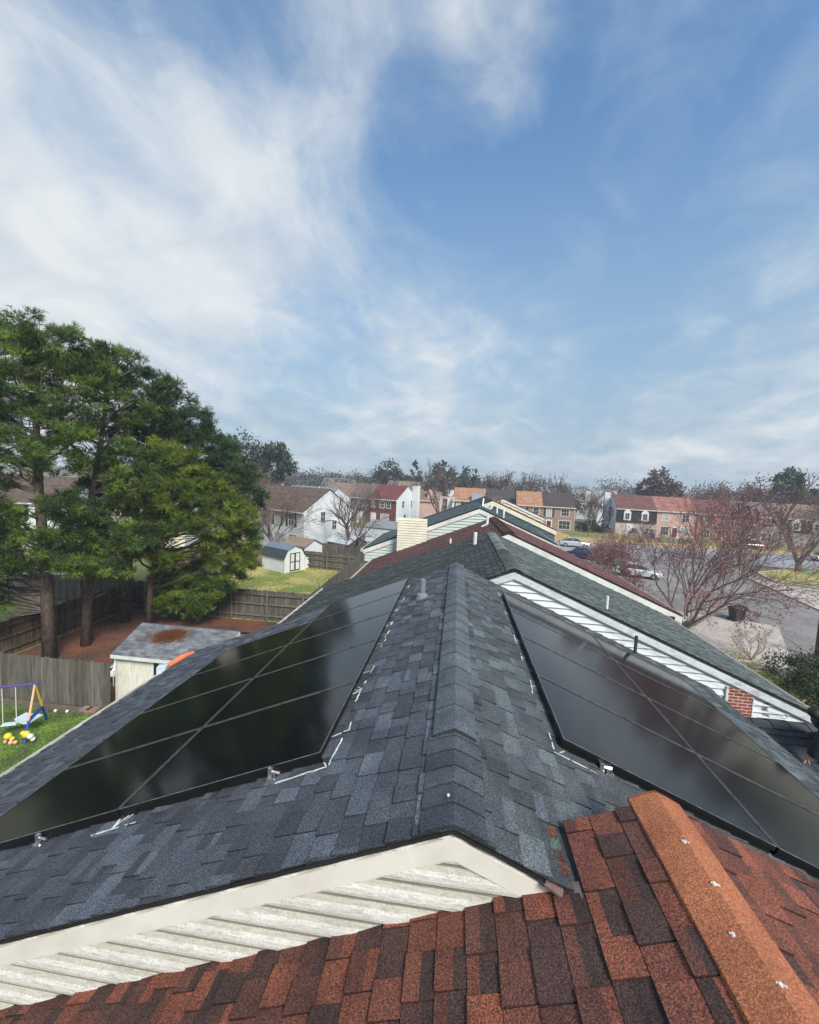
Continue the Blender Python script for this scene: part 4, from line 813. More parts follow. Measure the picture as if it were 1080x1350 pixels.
pine('bushy yellow-green pine in front whose crown reaches farthest right', [(-17.6, 22.2, 0), (-17.4, 22.2, 3), (-16.5, 22.0, 6), (-15.6, 21.8, 8.6)],
     [(-16.1, 21.3, 10.1, 1.25), (-14.9, 21.8, 9.6, 1.25), (-13.6, 22.4, 8.4, 1.25), (-12.7, 22.8, 7.0, 1.2), (-15.3, 21.2, 8.1, 1.35), (-16.8, 20.9, 8.2, 1.2), (-13.9, 22.0, 6.5, 1.3), (-12.4, 23.4, 5.6, 1.15), (-15.6, 21.4, 6.3, 1.2), (-12.6, 23.7, 4.3, 1.0), (-13.9, 23.2, 4.9, 1.1), (-17.0, 21.2, 6.3, 1.0), (-14.2, 23, 7.9, 1.2), (-17.6, 21, 5.0, .9), (-16.2, 21.6, 4.6, .9)], PCb, r0_=.2, limbs=44)
pine('low bushy pine touching the ground behind the cream shed', [(-16.4, 23.9, 0), (-16.4, 23.9, 1.5), (-16.3, 23.9, 3.2)],
     [(-17.4, 23.4, 2.5, 1.15), (-16.0, 23.5, 2.5, 1.25), (-14.6, 23.7, 2.4, 1.1), (-13.6, 24.0, 3.0, .9), (-16.9, 23.2, 1.6, 1.0), (-15.2, 23.3, 1.5, .95), (-15.9, 23.9, 3.6, .9)], PCb[:2] + PC[:1], r0_=.12, limbs=20, group='tall pines in the left yard')

def branchy(b, twigs, p, d, ln, r_, depth, maxd, spread=.6, kids=(2, 4), up=.12, sides=(7, 5, 4, 3, 3, 3), shrink=.72, outw=None):
    n = 3; pts = [p]; q = Vector(p); dd = Vector(d)
    for i in range(n):
        dd = (dd + Vector((random.gauss(0, .13), random.gauss(0, .13), random.gauss(0, .10) + up * .3))).normalized(); q = q + dd * (ln / n); pts.append(q.copy())
    r1_ = r_ * .62
    b.tube(pts, [r_ + (r1_ - r_) * i / n for i in range(n + 1)], sides[min(depth, 5)], cap=False)
    if depth >= maxd: twigs.append((pts[-2], pts[-1])); return
    if depth >= maxd - 1: twigs.append((pts[-2], pts[-1]))
    k = random.randint(*kids)
    for i in range(k):
        t_ = random.uniform(.45, 1.0) if i else 1.0; s = pts[-1] if t_ > .9 else pts[1].lerp(pts[-1], (t_ - .33) / .67)
        nd = (dd + Vector(rand_unit(1)[0]) * spread + Vector((0, 0, up))).normalized()
        branchy(b, twigs, s, nd, ln * shrink * random.uniform(.75, 1.15), r1_ * random.uniform(.75, 1.0), depth + 1, maxd, spread, kids, up, sides, shrink)
def bare_tree(name, label, cat, x, y, limbs, ln, r_, maxd, buds=None, nb=0, bsz=.06, trunk=.5, group=None, spread=.6, kids=(2, 4), up=.12, z0=0, bark='bark_grey', lean=(.55, .55), seed=None, shrink=.72, biasx=0):
    if seed is not None: random.seed(seed)
    L = (x, y, z0); t = empty(name, L, label, cat, group); b = MB(); tw = []
    top = Vector((random.uniform(-.05, .05), random.uniform(-.05, .05), trunk)); b.tube([(0, 0, 0), top * .5, top], [r_ * 1.5, r_ * 1.25, r_ * 1.2], 8, cap=False); b.build('trunk', M[bark], t, smooth=True)
    b = MB()
    for i in range(limbs):
        a = 2 * math.pi * i / limbs + random.uniform(-.4, .4); sp_ = random.uniform(*lean) if lean[0] != lean[1] else lean[0] * random.uniform(.6, 1.3)
        branchy(b, tw, top * random.uniform(.8, 1), Vector((math.cos(a) * sp_ + biasx, math.sin(a) * sp_, 1)).normalized(), ln * random.uniform(.85, 1.15), r_ * random.uniform(.55, .85), 1, maxd, spread, kids, up, shrink=shrink)
    b.build('branches', M['twig' if r_ < .2 else bark], t, smooth=True)
    if buds:
        A = np.array([a for a, _ in tw]); Bp = np.array([c for _, c in tw]); k = nb
        P = np.repeat(A, k, axis=0); Q = np.repeat(Bp, k, axis=0); n = len(P); f = rng.uniform(0, 1.1, n)[:, None]
        c = P + (Q - P) * f + rand_unit(n) * .05; u = rand_unit(n) * bsz * rng.uniform(.6, 1.3, n)[:, None]; v = np.cross(u, rand_unit(n)); v /= (np.linalg.norm(v, axis=1)[:, None] + 1e-6); v *= bsz * .6
        V = np.stack([c - u, c - v, c + u, c + v], axis=1).reshape(-1, 3)
        C = np.array(buds)[rng.integers(0, len(buds), n)] * rng.uniform(.7, 1.3, n)[:, None]
        npmesh('blossom', V, 4, C, M['leaf'], t)
    return t
PINK = [(.34, .12, .14), (.46, .22, .23), (.22, .10, .09), (.54, .33, .32), (.28, .07, .09), (.20, .12, .10)]
bare_tree('budding_tree', 'large pink-budded tree with many stems rising just behind the roof edge at the right', 'tree', 15.9, 29.6, 7, 3.35, .14, 6, PINK, 4, .042, .4, None, .60, (3, 4), .09, lean=(.1, 1.5), seed=14, biasx=.12, shrink=.73)
MAR = [(.20, .035, .05), (.28, .07, .09), (.14, .04, .045)]
bare_tree('budding_tree', 'smaller pink-brown budding tree left of the large one, over the parked cars', 'tree', 13.9, 34.5, 6, 2.2, .09, 6, PINK, 4, .045, .4, None, .6, (3, 4), .05, lean=(.2, 1.3), seed=15, shrink=.73)
bare_tree('budding_tree', 'dark red budding tree by the red sign, behind the big pink-budded one', 'tree', 38.0, 60.0, 5, 3.1, .16, 5, MAR, 8, .09, 1.6, None, .55, (3, 4), .16, lean=(.25, .8), seed=5)
bare_tree('street_tree', 'multi-stemmed bare tree on the corner island by the street at the right', 'tree', 43.6, 57.8, 5, 3.9, .30, 5, MAR + [(.12, .09, .07)], 3, .10, 1.0, None, .5, (2, 4), .14, lean=(.2, .7), seed=21)
bare_tree('bare_tree', 'bare spreading tree in front of the white gable house', 'tree', -11.4, 47.0, 6, 2.9, .2, 5, None, 0, 0, 1.2, 'leafless trees beyond the row', .6, (3, 4), .05, lean=(.4, 1.2), seed=31)
bare_tree('bare_tree', 'twiggy bare tree beside the left wall of the white gable house', 'tree', -20.3, 45.0, 5, 2.7, .16, 5, [(.30, .2, .15), (.2, .15, .12)], 2, .06, 1.2, 'leafless trees beyond the row', .6, (3, 4), .1, lean=(.3, .9), seed=32)
bare_tree('bare_tree', 'twiggy reddish bare tree behind the barn shed at the edge of the pines', 'tree', -24.2, 47.5, 5, 3.4, .18, 5, [(.30, .17, .13), (.2, .13, .1)], 3, .07, 1.5, 'leafless trees beyond the row', .6, (3, 4), .12, lean=(.3, .8), seed=33)
bare_tree('bare_tree', 'tall slender bare tree standing up against the sky left of the orange roof', 'tree', -3.1, 78.5, 4, 4.2, .3, 5, None, 0, 0, 2.6, 'leafless trees beyond the row', .5, (3, 4), .22, lean=(.15, .5), seed=34)
bare_tree('bare_tree', 'thin bare sapling at the right corner of the brown brick townhouse', 'tree', 25.6, 83.5, 3, 2.0, .1, 4, [(.25, .17, .12)], 2, .07, 1.8, 'leafless trees beyond the row', .4, (3, 4), .2, lean=(.1, .3), seed=35)
bare_tree('bare_tree', 'bare brownish tree left of the dark mansard house', 'tree', 31.2, 97.0, 6, 3.0, .2, 5, [(.24, .14, .1), (.18, .1, .08)], 3, .1, 1.2, 'leafless trees beyond the row', .6, (3, 4), .1, lean=(.3, .9), seed=36)
for i, (x, y, h, s, lb) in enumerate([(-47, 66, 3.6, 41, 'bare reddish tree rising behind the pines at the far left'), (10, 112, 4.4, 42, 'bare tree with dense twigs behind the orange roofs'), (18, 118, 4.6, 43, 'wide bare tree on the skyline above the brown brick townhouse'), (70, 84, 4.0, 44, 'large bare tree behind the tan-roofed townhouses at the right edge'), (27, 120, 4.4, 45, 'thin-topped bare tree on the skyline left of the white gabled house'), (54, 97, 4.2, 46, 'fine grey bare tree behind the row with the brick house')]):
    bare_tree('bare_tree', lb, 'tree', x, y, 6, h, .25, 4, [(.22, .15, .12), (.17, .11, .09)], 5, .13, 2.0, 'leafless trees beyond the row', .55, (3, 5), .16, lean=(.2, .7), seed=s)
bare_tree('shrub', 'straggly bare shrub on the verge below the budding tree', 'shrub', 17.4, 25.6, 8, .9, .03, 4, [(.35, .25, .15), (.25, .2, .1)], 3, .03, .1, None, .6, (2, 4), .1, lean=(.4, 1.2), seed=51)
bare_tree('shrub', 'yellowish bare shrub beside the green roof edge', 'shrub', 14.6, 22.6, 9, .8, .03, 4, [(.38, .33, .10), (.25, .24, .07)], 4, .035, .1, None, .6, (2, 4), .1, lean=(.4, 1.2), seed=52)

def leafy(name, label, cat, x, y, blobs, cols, n, sz, group=None, trunk=None, shell=.5, z0=0):
    L = (x, y, z0); t = empty(name, L, label, cat, group); Vs, Cs = [], []
    for (bx, by, bz, rx, rz) in blobs:
        k = int(n * rx * rx); nc = max(6, k // 26); d = rand_unit(nc); cc = np.array([bx, by, bz]) + d * np.array([rx, rx, rz]) * rng.uniform(shell, 1, nc)[:, None]
        ccol = np.array(cols)[rng.integers(0, len(cols), nc)] * rng.uniform(.6, 1.35, nc)[:, None]; id_ = rng.integers(0, nc, k)
        c = cc[id_] + rng.normal(0, rx * .13, (k, 3)); u = rand_unit(k) * sz; v = np.cross(u, rand_unit(k)); v /= (np.linalg.norm(v, axis=1)[:, None] + 1e-6); v *= sz * .6
        Vs.append(np.stack([c - u, c - v, c + u, c + v], axis=1).reshape(-1, 3)); Cs.append(ccol[id_] * rng.uniform(.8, 1.2, k)[:, None])
    npmesh('crown', np.vstack(Vs), 4, np.vstack(Cs), M['leaf'], t)
    b = MB()
    if trunk: b.tube([(0, 0, 0), (.1, 0, trunk * .5), (0, .1, trunk)], [.035 * trunk, .028 * trunk, .012 * trunk], 7)
    for (bx, by, bz, rx, rz) in blobs: b.tube([(bx * .2, by * .2, (trunk or .3) * .5), (bx * .6, by * .6, bz * .8), (bx, by, bz)], [.02 * (trunk or 1.5), .012 * (trunk or 1.5), .01], 5, cap=False)
    b.build('trunk' if trunk else 'stem', M['bark_grey'], t); return t
EV = [(.035, .065, .022), (.05, .085, .025), (.025, .045, .018), (.08, .09, .03)]
leafy('evergreen_bush', 'dense dark evergreen bush at the right edge beyond the roof corner', 'bush', 18.0, 22.2, [(-.9, .2, .9, 1.1, .9), (.3, .1, 1.0, 1.2, 1.0), (1.6, .5, .9, 1.2, 1.0), (-.3, -1.1, .8, 1.1, .8), (1.0, -1.2, .8, 1.1, .9)], EV, 1500, .055, 'bushes at the right edge')
leafy('evergreen_bush', 'dark bush nearest the roof corner, below the dense one', 'bush', 15.6, 18.4, [(-.4, 0, .9, 1.1, .9), (.9, .2, 1.0, 1.2, 1.0), (.2, -1.2, .8, 1.1, .9)], [(.02, .035, .014), (.03, .05, .018)], 1500, .055, 'bushes at the right edge')
leafy('evergreen_bush', 'bush at the right edge beside the wooden pole', 'bush', 21.8, 24.3, [(-.4, 0, .8, 1.0, .8), (.9, .2, .9, 1.1, .9)], EV, 1300, .06, 'bushes at the right edge')
FAR = [(.075, .085, .055), (.10, .10, .07), (.055, .07, .045)]; FARG = [(.045, .07, .04), (.06, .09, .05)]; FARM = [(.13, .07, .07), (.10, .055, .055), (.15, .095, .085)]
def fartree(label, x, y, h, r_, cols, shape='round', n=36, sz=.5, group='trees on the skyline'):
    if shape == 'cone': bl = [(0, 0, h * .35, r_, h * .2), (0, 0, h * .6, r_ * .7, h * .18), (0, 0, h * .84, r_ * .4, h * .16)]
    elif shape == 'umbrella': bl = [(0, 0, h * .8, r_ * .8, h * .14), (-r_ * .55, 0, h * .66, r_ * .55, h * .1), (r_ * .6, 0, h * .64, r_ * .5, h * .1), (r_ * .15, 0, h * .52, r_ * .4, h * .07)]
    else: bl = [(0, 0, h * .66, r_ * .8, h * .3), (-r_ * .45, .3, h * .5, r_ * .6, h * .26), (r_ * .5, 0, h * .52, r_ * .6, h * .26)]
    return leafy('distant_tree', label, 'tree', x, y, bl, cols, n, sz, group, trunk=h * .6)
fartree('round-topped pine standing clear against the sky right of the big pines', -39.5, 88.5, 17.0, 4.2, FARG, 'umbrella', 190, .30)
fartree('tall dark tree just showing past the right flank of the big pines', -46.5, 86, 18.5, 5.5, FARG + FAR[:1], 'round', 110, .32)
fartree('small dark conical evergreen on the skyline above the red house', -15.5, 150, 16, 5, FARG, 'cone', 40, .5)
fartree('broad grey-green tree on the skyline left of the conical evergreen', -25, 152, 16, 6.5, FAR, 'round', 40, .5)
fartree('dark evergreen on the skyline above the white end wall', -4.5, 140, 16.5, 5.5, FARG, 'round', 40, .5)
fartree('second dark evergreen on the skyline, right of the white end wall', 3, 145, 15.5, 5, FARG, 'round', 40, .5)
fartree('green pine standing above the reddish wood at the right', 80, 112, 17.0, 4.0, [(.05, .11, .05), (.07, .14, .06)], 'umbrella', 90, .4)
fartree('dark green tree right of the green pine above the reddish wood', 92, 114, 17, 4.5, FARG, 'round', 60, .45)
fartree('reddish tree on the skyline above the dark mansard house', 58, 128, 16.2, 6, FARM, 'round', 60, .45)
fartree('dark reddish tree on the skyline between green pine and right edge', 98, 105, 15.6, 5, FARM, 'round', 60, .45)
# far-off wood as one mass
Vs, Cs = [], []
def woodmass(x, y, h, r_, cols, k, sz):
    nc = 10; d = rand_unit(nc); cc = np.array([x, y, h * .55]) + d * np.array([r_, r_, h * .42]) * rng.uniform(.4, 1, nc)[:, None]; id_ = rng.integers(0, nc, k)
    cbase = np.array(cols[rng.integers(0, len(cols))]) * rng.uniform(.7, 1.25); ccol = cbase * rng.uniform(.75, 1.25, nc)[:, None]
    c = cc[id_] + rng.normal(0, 1, (k, 3)) * np.array([r_ * .25, r_ * .25, h * .07]); c[:, 2] = np.abs(c[:, 2]); u = rand_unit(k) * sz * rng.uniform(.5, 1.3, k)[:, None]; v = np.cross(u, rand_unit(k)); v /= (np.linalg.norm(v, axis=1)[:, None] + 1e-6); v *= sz * .55
    Vs.append(np.stack([c - u, c - v, c + u, c + v], axis=1).reshape(-1, 3)); Cs.append(ccol[id_] * rng.uniform(.8, 1.2, k)[:, None])
AC = FAR + FARM + [(.11, .095, .08), (.09, .08, .07)]
for i in range(250):
    y = rng.uniform(135, 330); x = rng.uniform(-.95, 1.15) * y; woodmass(x, y, rng.uniform(9, 13.5) + (y - 135) * .004, rng.uniform(4, 7), AC if rng.uniform() < .75 else FARG, 300, .42)
for i in range(60): y = rng.uniform(100, 132); x = rng.uniform(.55, 1.05) * y; woodmass(x, y, rng.uniform(10, 13.5), rng.uniform(3.5, 5.5), FARM + FAR[:2], 520, .28)
for i in range(70): y = rng.uniform(108, 150); x = rng.uniform(-.45, .6) * y; woodmass(x, y, rng.uniform(8.5, 12.0), rng.uniform(3, 4.5), AC, 340, .28)
for i in range(26): y = rng.uniform(70, 130); x = rng.uniform(-.9, -.42) * y; woodmass(x, y, rng.uniform(8, 12), rng.uniform(3, 5), AC, 420, .28)
o = npmesh('far_wood', np.vstack(Vs), 4, np.vstack(Cs), M['leaf']); tag(o, 'far-off bare and evergreen wood along the skyline', 'woods', kind='stuff')

# ------------------------------------------------------------------ houses beyond
def house(label, x, y, rz, W, Dp, ez, hz, wall, roof, wins=(), doors=(), dormers=(), mansard=None, chimneys=(), endR=None, endL=None, low=None, endwins=(), name='house', group='houses beyond the near row', eave='trim'):
    L = (x, y, 0); t = empty(name, L, label, 'house', group, R(rz)); y2 = Dp / 2
    b = MB(); b.prism([(0, 0), (Dp, 0), (Dp, ez), (y2, hz - .12), (0, ez)], 'x', 0, W); b.build('wall', M[wall], t)
    if low: b = MB(); b.box(-.015, W + .015, -.06, -.003, 0, 2.65); b.build('lower_wall', M[low], t)
    for e, x0, x1 in ((endR, W + .002, W + .04), (endL, -.04, -.002)):
        if not e: continue
        b = MB(); b.prism([(0, 0), (Dp, 0), (Dp, ez), (y2, hz - .13), (0, ez)], 'x', x0, x1); b.build('end_wall', M[e], t)
        b = MB(); xa, xb = (x1, x1 + .05) if e is endR and x0 > 0 else (x0 - .05, x0)
        for a, za, c_, zc in ((-.25, ez - .18, y2, hz - .13), (Dp + .25, ez - .18, y2, hz - .13)):
            b.hexa([(xa, a, za - .2), (xb, a, za - .2), (xb, c_, zc - .2), (xa, c_, zc - .2)], [(xa, a, za), (xb, a, za), (xb, c_, zc), (xa, c_, zc)])
        b.build('rake_trim', M['trim'], t)
    ov = .3; sl_ = (hz - ez) / y2; b = MB()
    for a, c_ in ((-ov, 1), (Dp + ov, -1)):
        za = ez - ov * sl_; b.hexa([(-.1, a, za - .02), (W + .1, a, za - .02), (W + .1, y2, hz - .02), (-.1, y2, hz - .02)], [(-.1, a, za + .1), (W + .1, a, za + .1), (W + .1, y2, hz + .1), (-.1, y2, hz + .1)])
    rf = b.build('roof', roof, t)
    b = MB(); b.box(-.1, W + .1, -ov - .1, -ov, ez - ov * sl_ - .08, ez - ov * sl_ + .06); b.build('gutter', M[eave], t)
    if mansard: b = MB(); b.prism([(-.35, 2.75), (-.02, 2.65), (-.02, ez - .05), (-.12, ez - .05)], 'x', -.05, W + .05); b.build('mansard', mansard, t)
    for k_, w_ in enumerate(wins):
        cx, cz, ww, wh = w_[:4]; sh = w_[4] if len(w_) > 4 else None
        dz = -.0 if not (mansard and cz > 2.7) else .18
        dlow = .06 if low and cz < 2.7 else 0
        window(t, (cx, -max(dz, dlow), cz), ww, wh, '-y', 2, 2 if ww < 1.3 else 3, pane='glass' if k_ % 3 else 'blind', shutters=sh, fr=.11)
    for (cx, mt) in doors:
        b = MB(); b.box(cx - .62, cx + .62, -.12, -.0, 0, 2.35); d_ = b.build('door', M['trim'], t); b = MB(); b.box(cx - .42, cx + .42, -.15, -.12, .1, 2.1); lf = b.build('door_leaf', mt, d_)
        b = MB(); b.box(cx - .62, cx + .62, -1.1, -.12, 0, .16); b.build('door_step', M['concrete'], t)
    for cx, ww, wh in dormers:
        b = MB(); z0, z1 = 3.1, 3.1 + wh; b.prism([(cx - ww / 2, z0), (cx + ww / 2, z0), (cx + ww / 2, z1), (cx + ww * .25, z1 + .38), (cx, z1 + .48), (cx - ww * .25, z1 + .38), (cx - ww / 2, z1)], 'y', -.5, .6); dm = b.build('dormer', M['trim'], t)
        window(dm, (cx, -.5, (z0 + z1) / 2), ww * .55, wh * .7, '-y', 2, 2, fr=.04)
    for cx, cy, w1, d1, h1, cm_ in chimneys:
        b = MB(); b.box(cx - w1 / 2, cx + w1 / 2, cy - d1 / 2, cy + d1 / 2, 0 if cx < 0 or cx > W else ez, h1); cc = b.build('chimney', M[cm_], t)
        b = MB(); b.box(cx - w1 / 2 - .08, cx + w1 / 2 + .08, cy - d1 / 2 - .08, cy + d1 / 2 + .08, h1 + .002, h1 + .16); b.tube([(cx, cy, h1 + .16), (cx, cy, h1 + .5)], .13, 8); b.build('chimney_cap', M['rust_metal'], cc)
    for cy, cz, ww, wh in endwins: window(t, (W + .04, cy, cz), ww, wh, '+x', 2, 2, fr=.06)
    b = MB(); b.tube([(W * .6, y2 + 1, hz - 1), (W * .6, y2 + 1, hz + .3)], .05, 6); b.build('vent_pipe', M['pipe_white'], t)
    return t
def rm(name, c, c2=None): 
    if name not in M: M[name] = mat(name, c, c2 or tuple(v * .7 for v in c), 1.8, .9, bump=.4, bscale=5, speck=.35, speck_scale=3, stretch=(.4, 1, 1))
    return M[name]
blk = 'black_edge'; dk = plain('dark_door', (.03, .03, .03), .5); rdoor = plain('maroon_door', (.16, .02, .03), .5); M['dkshut'] = plain('dark_shutter', (.02, .025, .03), .6)
M['maroonwall'] = mat('maroon_siding', (.16, .045, .045), (.12, .035, .035), 1.5, .7); M['greywall'] = mat('grey_siding', (.24, .23, .23), (.18, .17, .17), 1.5, .8); M['pinkbrick'] = brickmat('pink_brick', (.46, .26, .22), (.54, .34, .28), (.55, .45, .4)); M['bluegrey'] = mat('blue_siding', (.30, .38, .46), (.26, .33, .4), 1.5, .7)
# row across the street, left block
house('cream townhouse with an orange roof, blue dormer box and white chimney at its left end', -.9, 97.2, -6, 7.3, 8.4, 5.2, 7.9, 'siding_cream', rm('orange_roof', (.36, .19, .11)), [(1.4, 4.1, .9, 1.3, 'dkshut'), (3.2, 4.1, .9, 1.3, 'dkshut'), (1.5, 1.5, 1.3, 1.5), (5.6, 1.5, 1.6, 1.6)], [(3.8, dk)], chimneys=[(-.7, 2.0, 1.3, 1.2, 7.4, 'siding_white')], endL='siding_white')
bxm = MB(); bxm.box(4.4, 6.8, -.5, .6, 3.0, 6.9); bxm.build('bay', M['bluegrey'], [o for o in col.objects if o.get('label', '').startswith('cream townhouse with an orange')][0])
house('dark-roofed townhouse between the two orange roofs', 6.5, 96.4, -6, 6.3, 8.4, 5.2, 7.9, 'greywall', rm('charcoal_roof', (.055, .05, .05)), [(1.5, 4.1, 1, 1.3), (4.4, 4.1, 1, 1.3), (1.5, 1.5, 1.4, 1.5)], [(4.4, dk)])
house('orange-roofed brown brick townhouse joined to the darker one at its right', 12.8, 90.9, -5, 5.4, 8.4, 5.2, 7.85, 'brick_brown', rm('orange_roof', (.36, .19, .11)), [(1.3, 4.0, .9, 1.2, 'dkshut'), (4.0, 4.0, 1.1, 1.3), (1.3, 1.5, 1.2, 1.5)], [(3.9, dk)])
house('brown brick townhouse with a dark roof and white bay window at the street corner', 18.2, 90.4, -5, 6.3, 8.4, 5.2, 7.85, 'brick_brown', rm('dark_brown_roof', (.06, .045, .045)), [(1.2, 3.9, 1.0, 1.7, 'dkshut'), (4.4, 4.0, 1.5, 1.4), (4.4, 1.4, 2.2, 1.7)], [(1.3, dk)], endR='siding_white')
# row across the street, right block
house('dark mansard house with two white dormers and a maroon-brown roof', 33.1, 91.0, -7, 7.5, 8.6, 5.5, 8.15, 'brick_tan', rm('maroon_brown_roof', (.14, .06, .055)), [(5.2, 1.4, 2.3, 1.5)], [(2.6, M['trim'])], dormers=[(2.0, 1.35, 1.7), (5.3, 1.35, 1.7)], mansard=rm('black_mansard', (.018, .02, .02)), low='brick_tan', chimneys=[(-.7, 6.2, 1.2, 1.1, 8.7, 'siding_white')], endL='siding_white')
house('pink brick townhouse with a reddish roof right of the dark mansard house', 40.6, 90.0, -7, 7.0, 8.6, 5.5, 8.1, 'pinkbrick', rm('rust_roof', (.30, .13, .10)), [(1.6, 4.1, 1.1, 1.4), (5.2, 4.1, 1.1, 1.4), (1.6, 1.4, 1.4, 1.6), (5.2, 1.4, 1.4, 1.6)], [(3.4, rdoor)], endR='pinkbrick')
house('red brick townhouse with white-framed windows in the middle of the right block', 47.8, 89.0, -7, 7.0, 8.6, 5.4, 7.9, 'brick', rm('maroon_brown_roof', (.14, .06, .055)), [(1.6, 4.1, 1.0, 1.4, 'dkshut'), (5.2, 4.1, 1.0, 1.4, 'dkshut'), (1.6, 1.4, 1.4, 1.6)], [(4.0, rdoor), (5.6, rdoor)])
house('grey-walled townhouse with pale gutters right of the red brick one', 54.9, 88.1, -7, 7.0, 8.6, 5.4, 7.9, 'greywall', rm('grey_brown_roof', (.15, .12, .11)), [(1.6, 4.1, 1.2, 1.4), (5.2, 4.1, 1.2, 1.4), (4.8, 1.4, 1.6, 1.6)], [(2.0, M['trim'])])
house('tan-roofed townhouse with two cream dormers near the right edge', 62.0, 87.2, -7, 7.4, 8.6, 5.4, 7.9, 'brick_tan', rm('tan_brown_roof', (.22, .16, .12)), [(2.0, 1.4, 1.6, 1.5)], [(5.0, dk)], dormers=[(2.0, 1.5, 1.6), (5.4, 1.5, 1.6)], mansard=rm('brown_mansard', (.10, .05, .045)), low='brick_tan')
house('tan-roofed townhouse with dormers cut by the right edge of the view', 69.5, 86.3, -7, 7.4, 8.6, 5.4, 7.9, 'siding_cream', rm('tan_brown_roof', (.22, .16, .12)), [(2.0, 1.4, 1.6, 1.5)], [(5.0, dk)], dormers=[(2.0, 1.5, 1.6), (5.4, 1.5, 1.6)], mansard=rm('grey_mansard', (.12, .12, .12)), low='brick_tan')
house('white gabled house seen end-on left of the dark mansard house', 39.5, 106, 80, 6.5, 6.5, 5.0, 8.3, 'siding_white', rm('pale_roof', (.30, .29, .28)), endL='siding_white', chimneys=[(2.2, 7.4, 1.1, 1.1, 8.6, 'siding_white')])
# left blocks
house('red house with a maroon roof and a white end wall with two small windows', -17.8, 84.3, -22.5, 6.6, 8.8, 5.3, 8.0, 'maroonwall', rm('bright_maroon_roof', (.15, .042, .042)), [(1.1, 4.1, .8, 1.2), (3.3, 4.1, .9, 1.2), (4.8, 4.1, .9, 1.2), (4.0, 1.5, 1.8, 1.4)], [(1.3, M['trim'])], endR='siding_white', endwins=[(2.6, 4.3, .8, 1.3), (6.2, 4.3, .8, 1.3), (3.4, 1.5, .9, 1.3)], chimneys=[(7.3, 6.8, 1.2, 1.2, 8.2, 'siding_white')])
house('grey house with white-trimmed gable joined to the left of the red house', -24.0, 86.9, -22.5, 6.7, 8.8, 5.3, 8.0, 'greywall', rm('grey_brown_roof', (.15, .12, .11)), [(1.5, 4.1, 1, 1.3), (4.8, 4.1, 1, 1.3), (1.5, 1.5, 1.2, 1.4)], [(4.6, M['trim'])], endR='siding_white')
house('brown-roofed house with two white arched dormers left of the grey one', -29.5, 87.0, -22.5, 6.7, 8.8, 5.3, 7.9, 'brick_brown', rm('tan_brown_roof', (.22, .16, .12)), [(1.5, 1.5, 1.2, 1.4)], [(4.6, M['trim'])], dormers=[(1.8, 1.5, 1.6), (4.9, 1.5, 1.6)], mansard=rm('brown_mansard', (.10, .05, .045)))
house('white gable house with a brown roof beyond the barn shed', -24.0, 50.6, -27.8, 7.2, 8.14, 5.2, 7.75, 'siding_white', rm('brown_roof', (.11, .075, .06)), [(2.5, 4.0, .9, 1.4, 'dkshut'), (5.0, 4.0, .9, 1.4, 'dkshut'), (5.4, 1.5, 1.2, 1.4), (2.5, 1.5, 1.0, 1.4)], [(3.9, M['trim'])], endR='siding_white', endwins=[(3.0, 4.4, .7, 1.2), (5.0, 3.3, .7, 1.1)])
house('second unit of the brown-roofed house, half hidden by the pines', -30.4, 53.9, -27.8, 7.2, 8.14, 5.2, 7.75, 'siding_cream', rm('brown_roof', (.11, .075, .06)), [(2.0, 4.0, .9, 1.4), (5.0, 4.0, .9, 1.4), (2.0, 1.5, 1.2, 1.4)], [(5, M['trim'])])
house('low house with a blue-grey roof and white gable trim behind the brown roof', -35.5, 80.5, -18, 11.5, 8.5, 4.9, 7.0, 'siding_white', rm('blue_grey_roof', (.17, .21, .26)), [(2.5, 3.5, 1.2, 1.2), (8, 3.5, 1.2, 1.2)], endR='siding_white', endL='siding_white')
house('brick house end with two square chimneys behind the cream chimney', -8.2, 88.5, -5, 4.6, 7, 5.2, 6.9, 'pinkbrick', rm('tan_brown_roof', (.22, .16, .12)), [(2.5, 1.5, 1.2, 1.4)], chimneys=[(.6, 1.0, .9, .9, 7.6, 'brick_brown'), (3.0, 1.0, 1.9, 1.0, 7.5, 'pinkbrick')])
house('white house glimpsed through the gaps of the pines', -52, 38.5, 22, 10, 8, 5.2, 7.8, 'siding_white', rm('brown_roof', (.11, .075, .06)), [(2, 4, 1, 1.4, 'dkshut'), (5, 4, 1, 1.4, 'dkshut'), (8, 4, 1, 1.4, 'dkshut'), (2, 1.5, 1.4, 1.5), (8, 1.5, 1.4, 1.5)], [(5, rdoor)], endR='siding_white')
house('pale house behind the pines, right of the other one', -40, 44.5, 18, 8, 8, 5.2, 7.8, 'siding_cream', rm('grey_brown_roof', (.15, .12, .11)), [(2, 4, 1, 1.4), (5, 4, 1, 1.4), (2, 1.5, 1.4, 1.5)], [(5, dk)], endR='siding_white')
FH = ['grey roof among the trees above the orange roofs', 'whitish roof on the skyline right of the brown brick townhouse', 'low grey-white roof among the trees left of the mansard house', 'pale house far off above the blue-grey roof', 'tan roof far off above the red house', 'far-off pale roof in the wood above the pink brick townhouse']
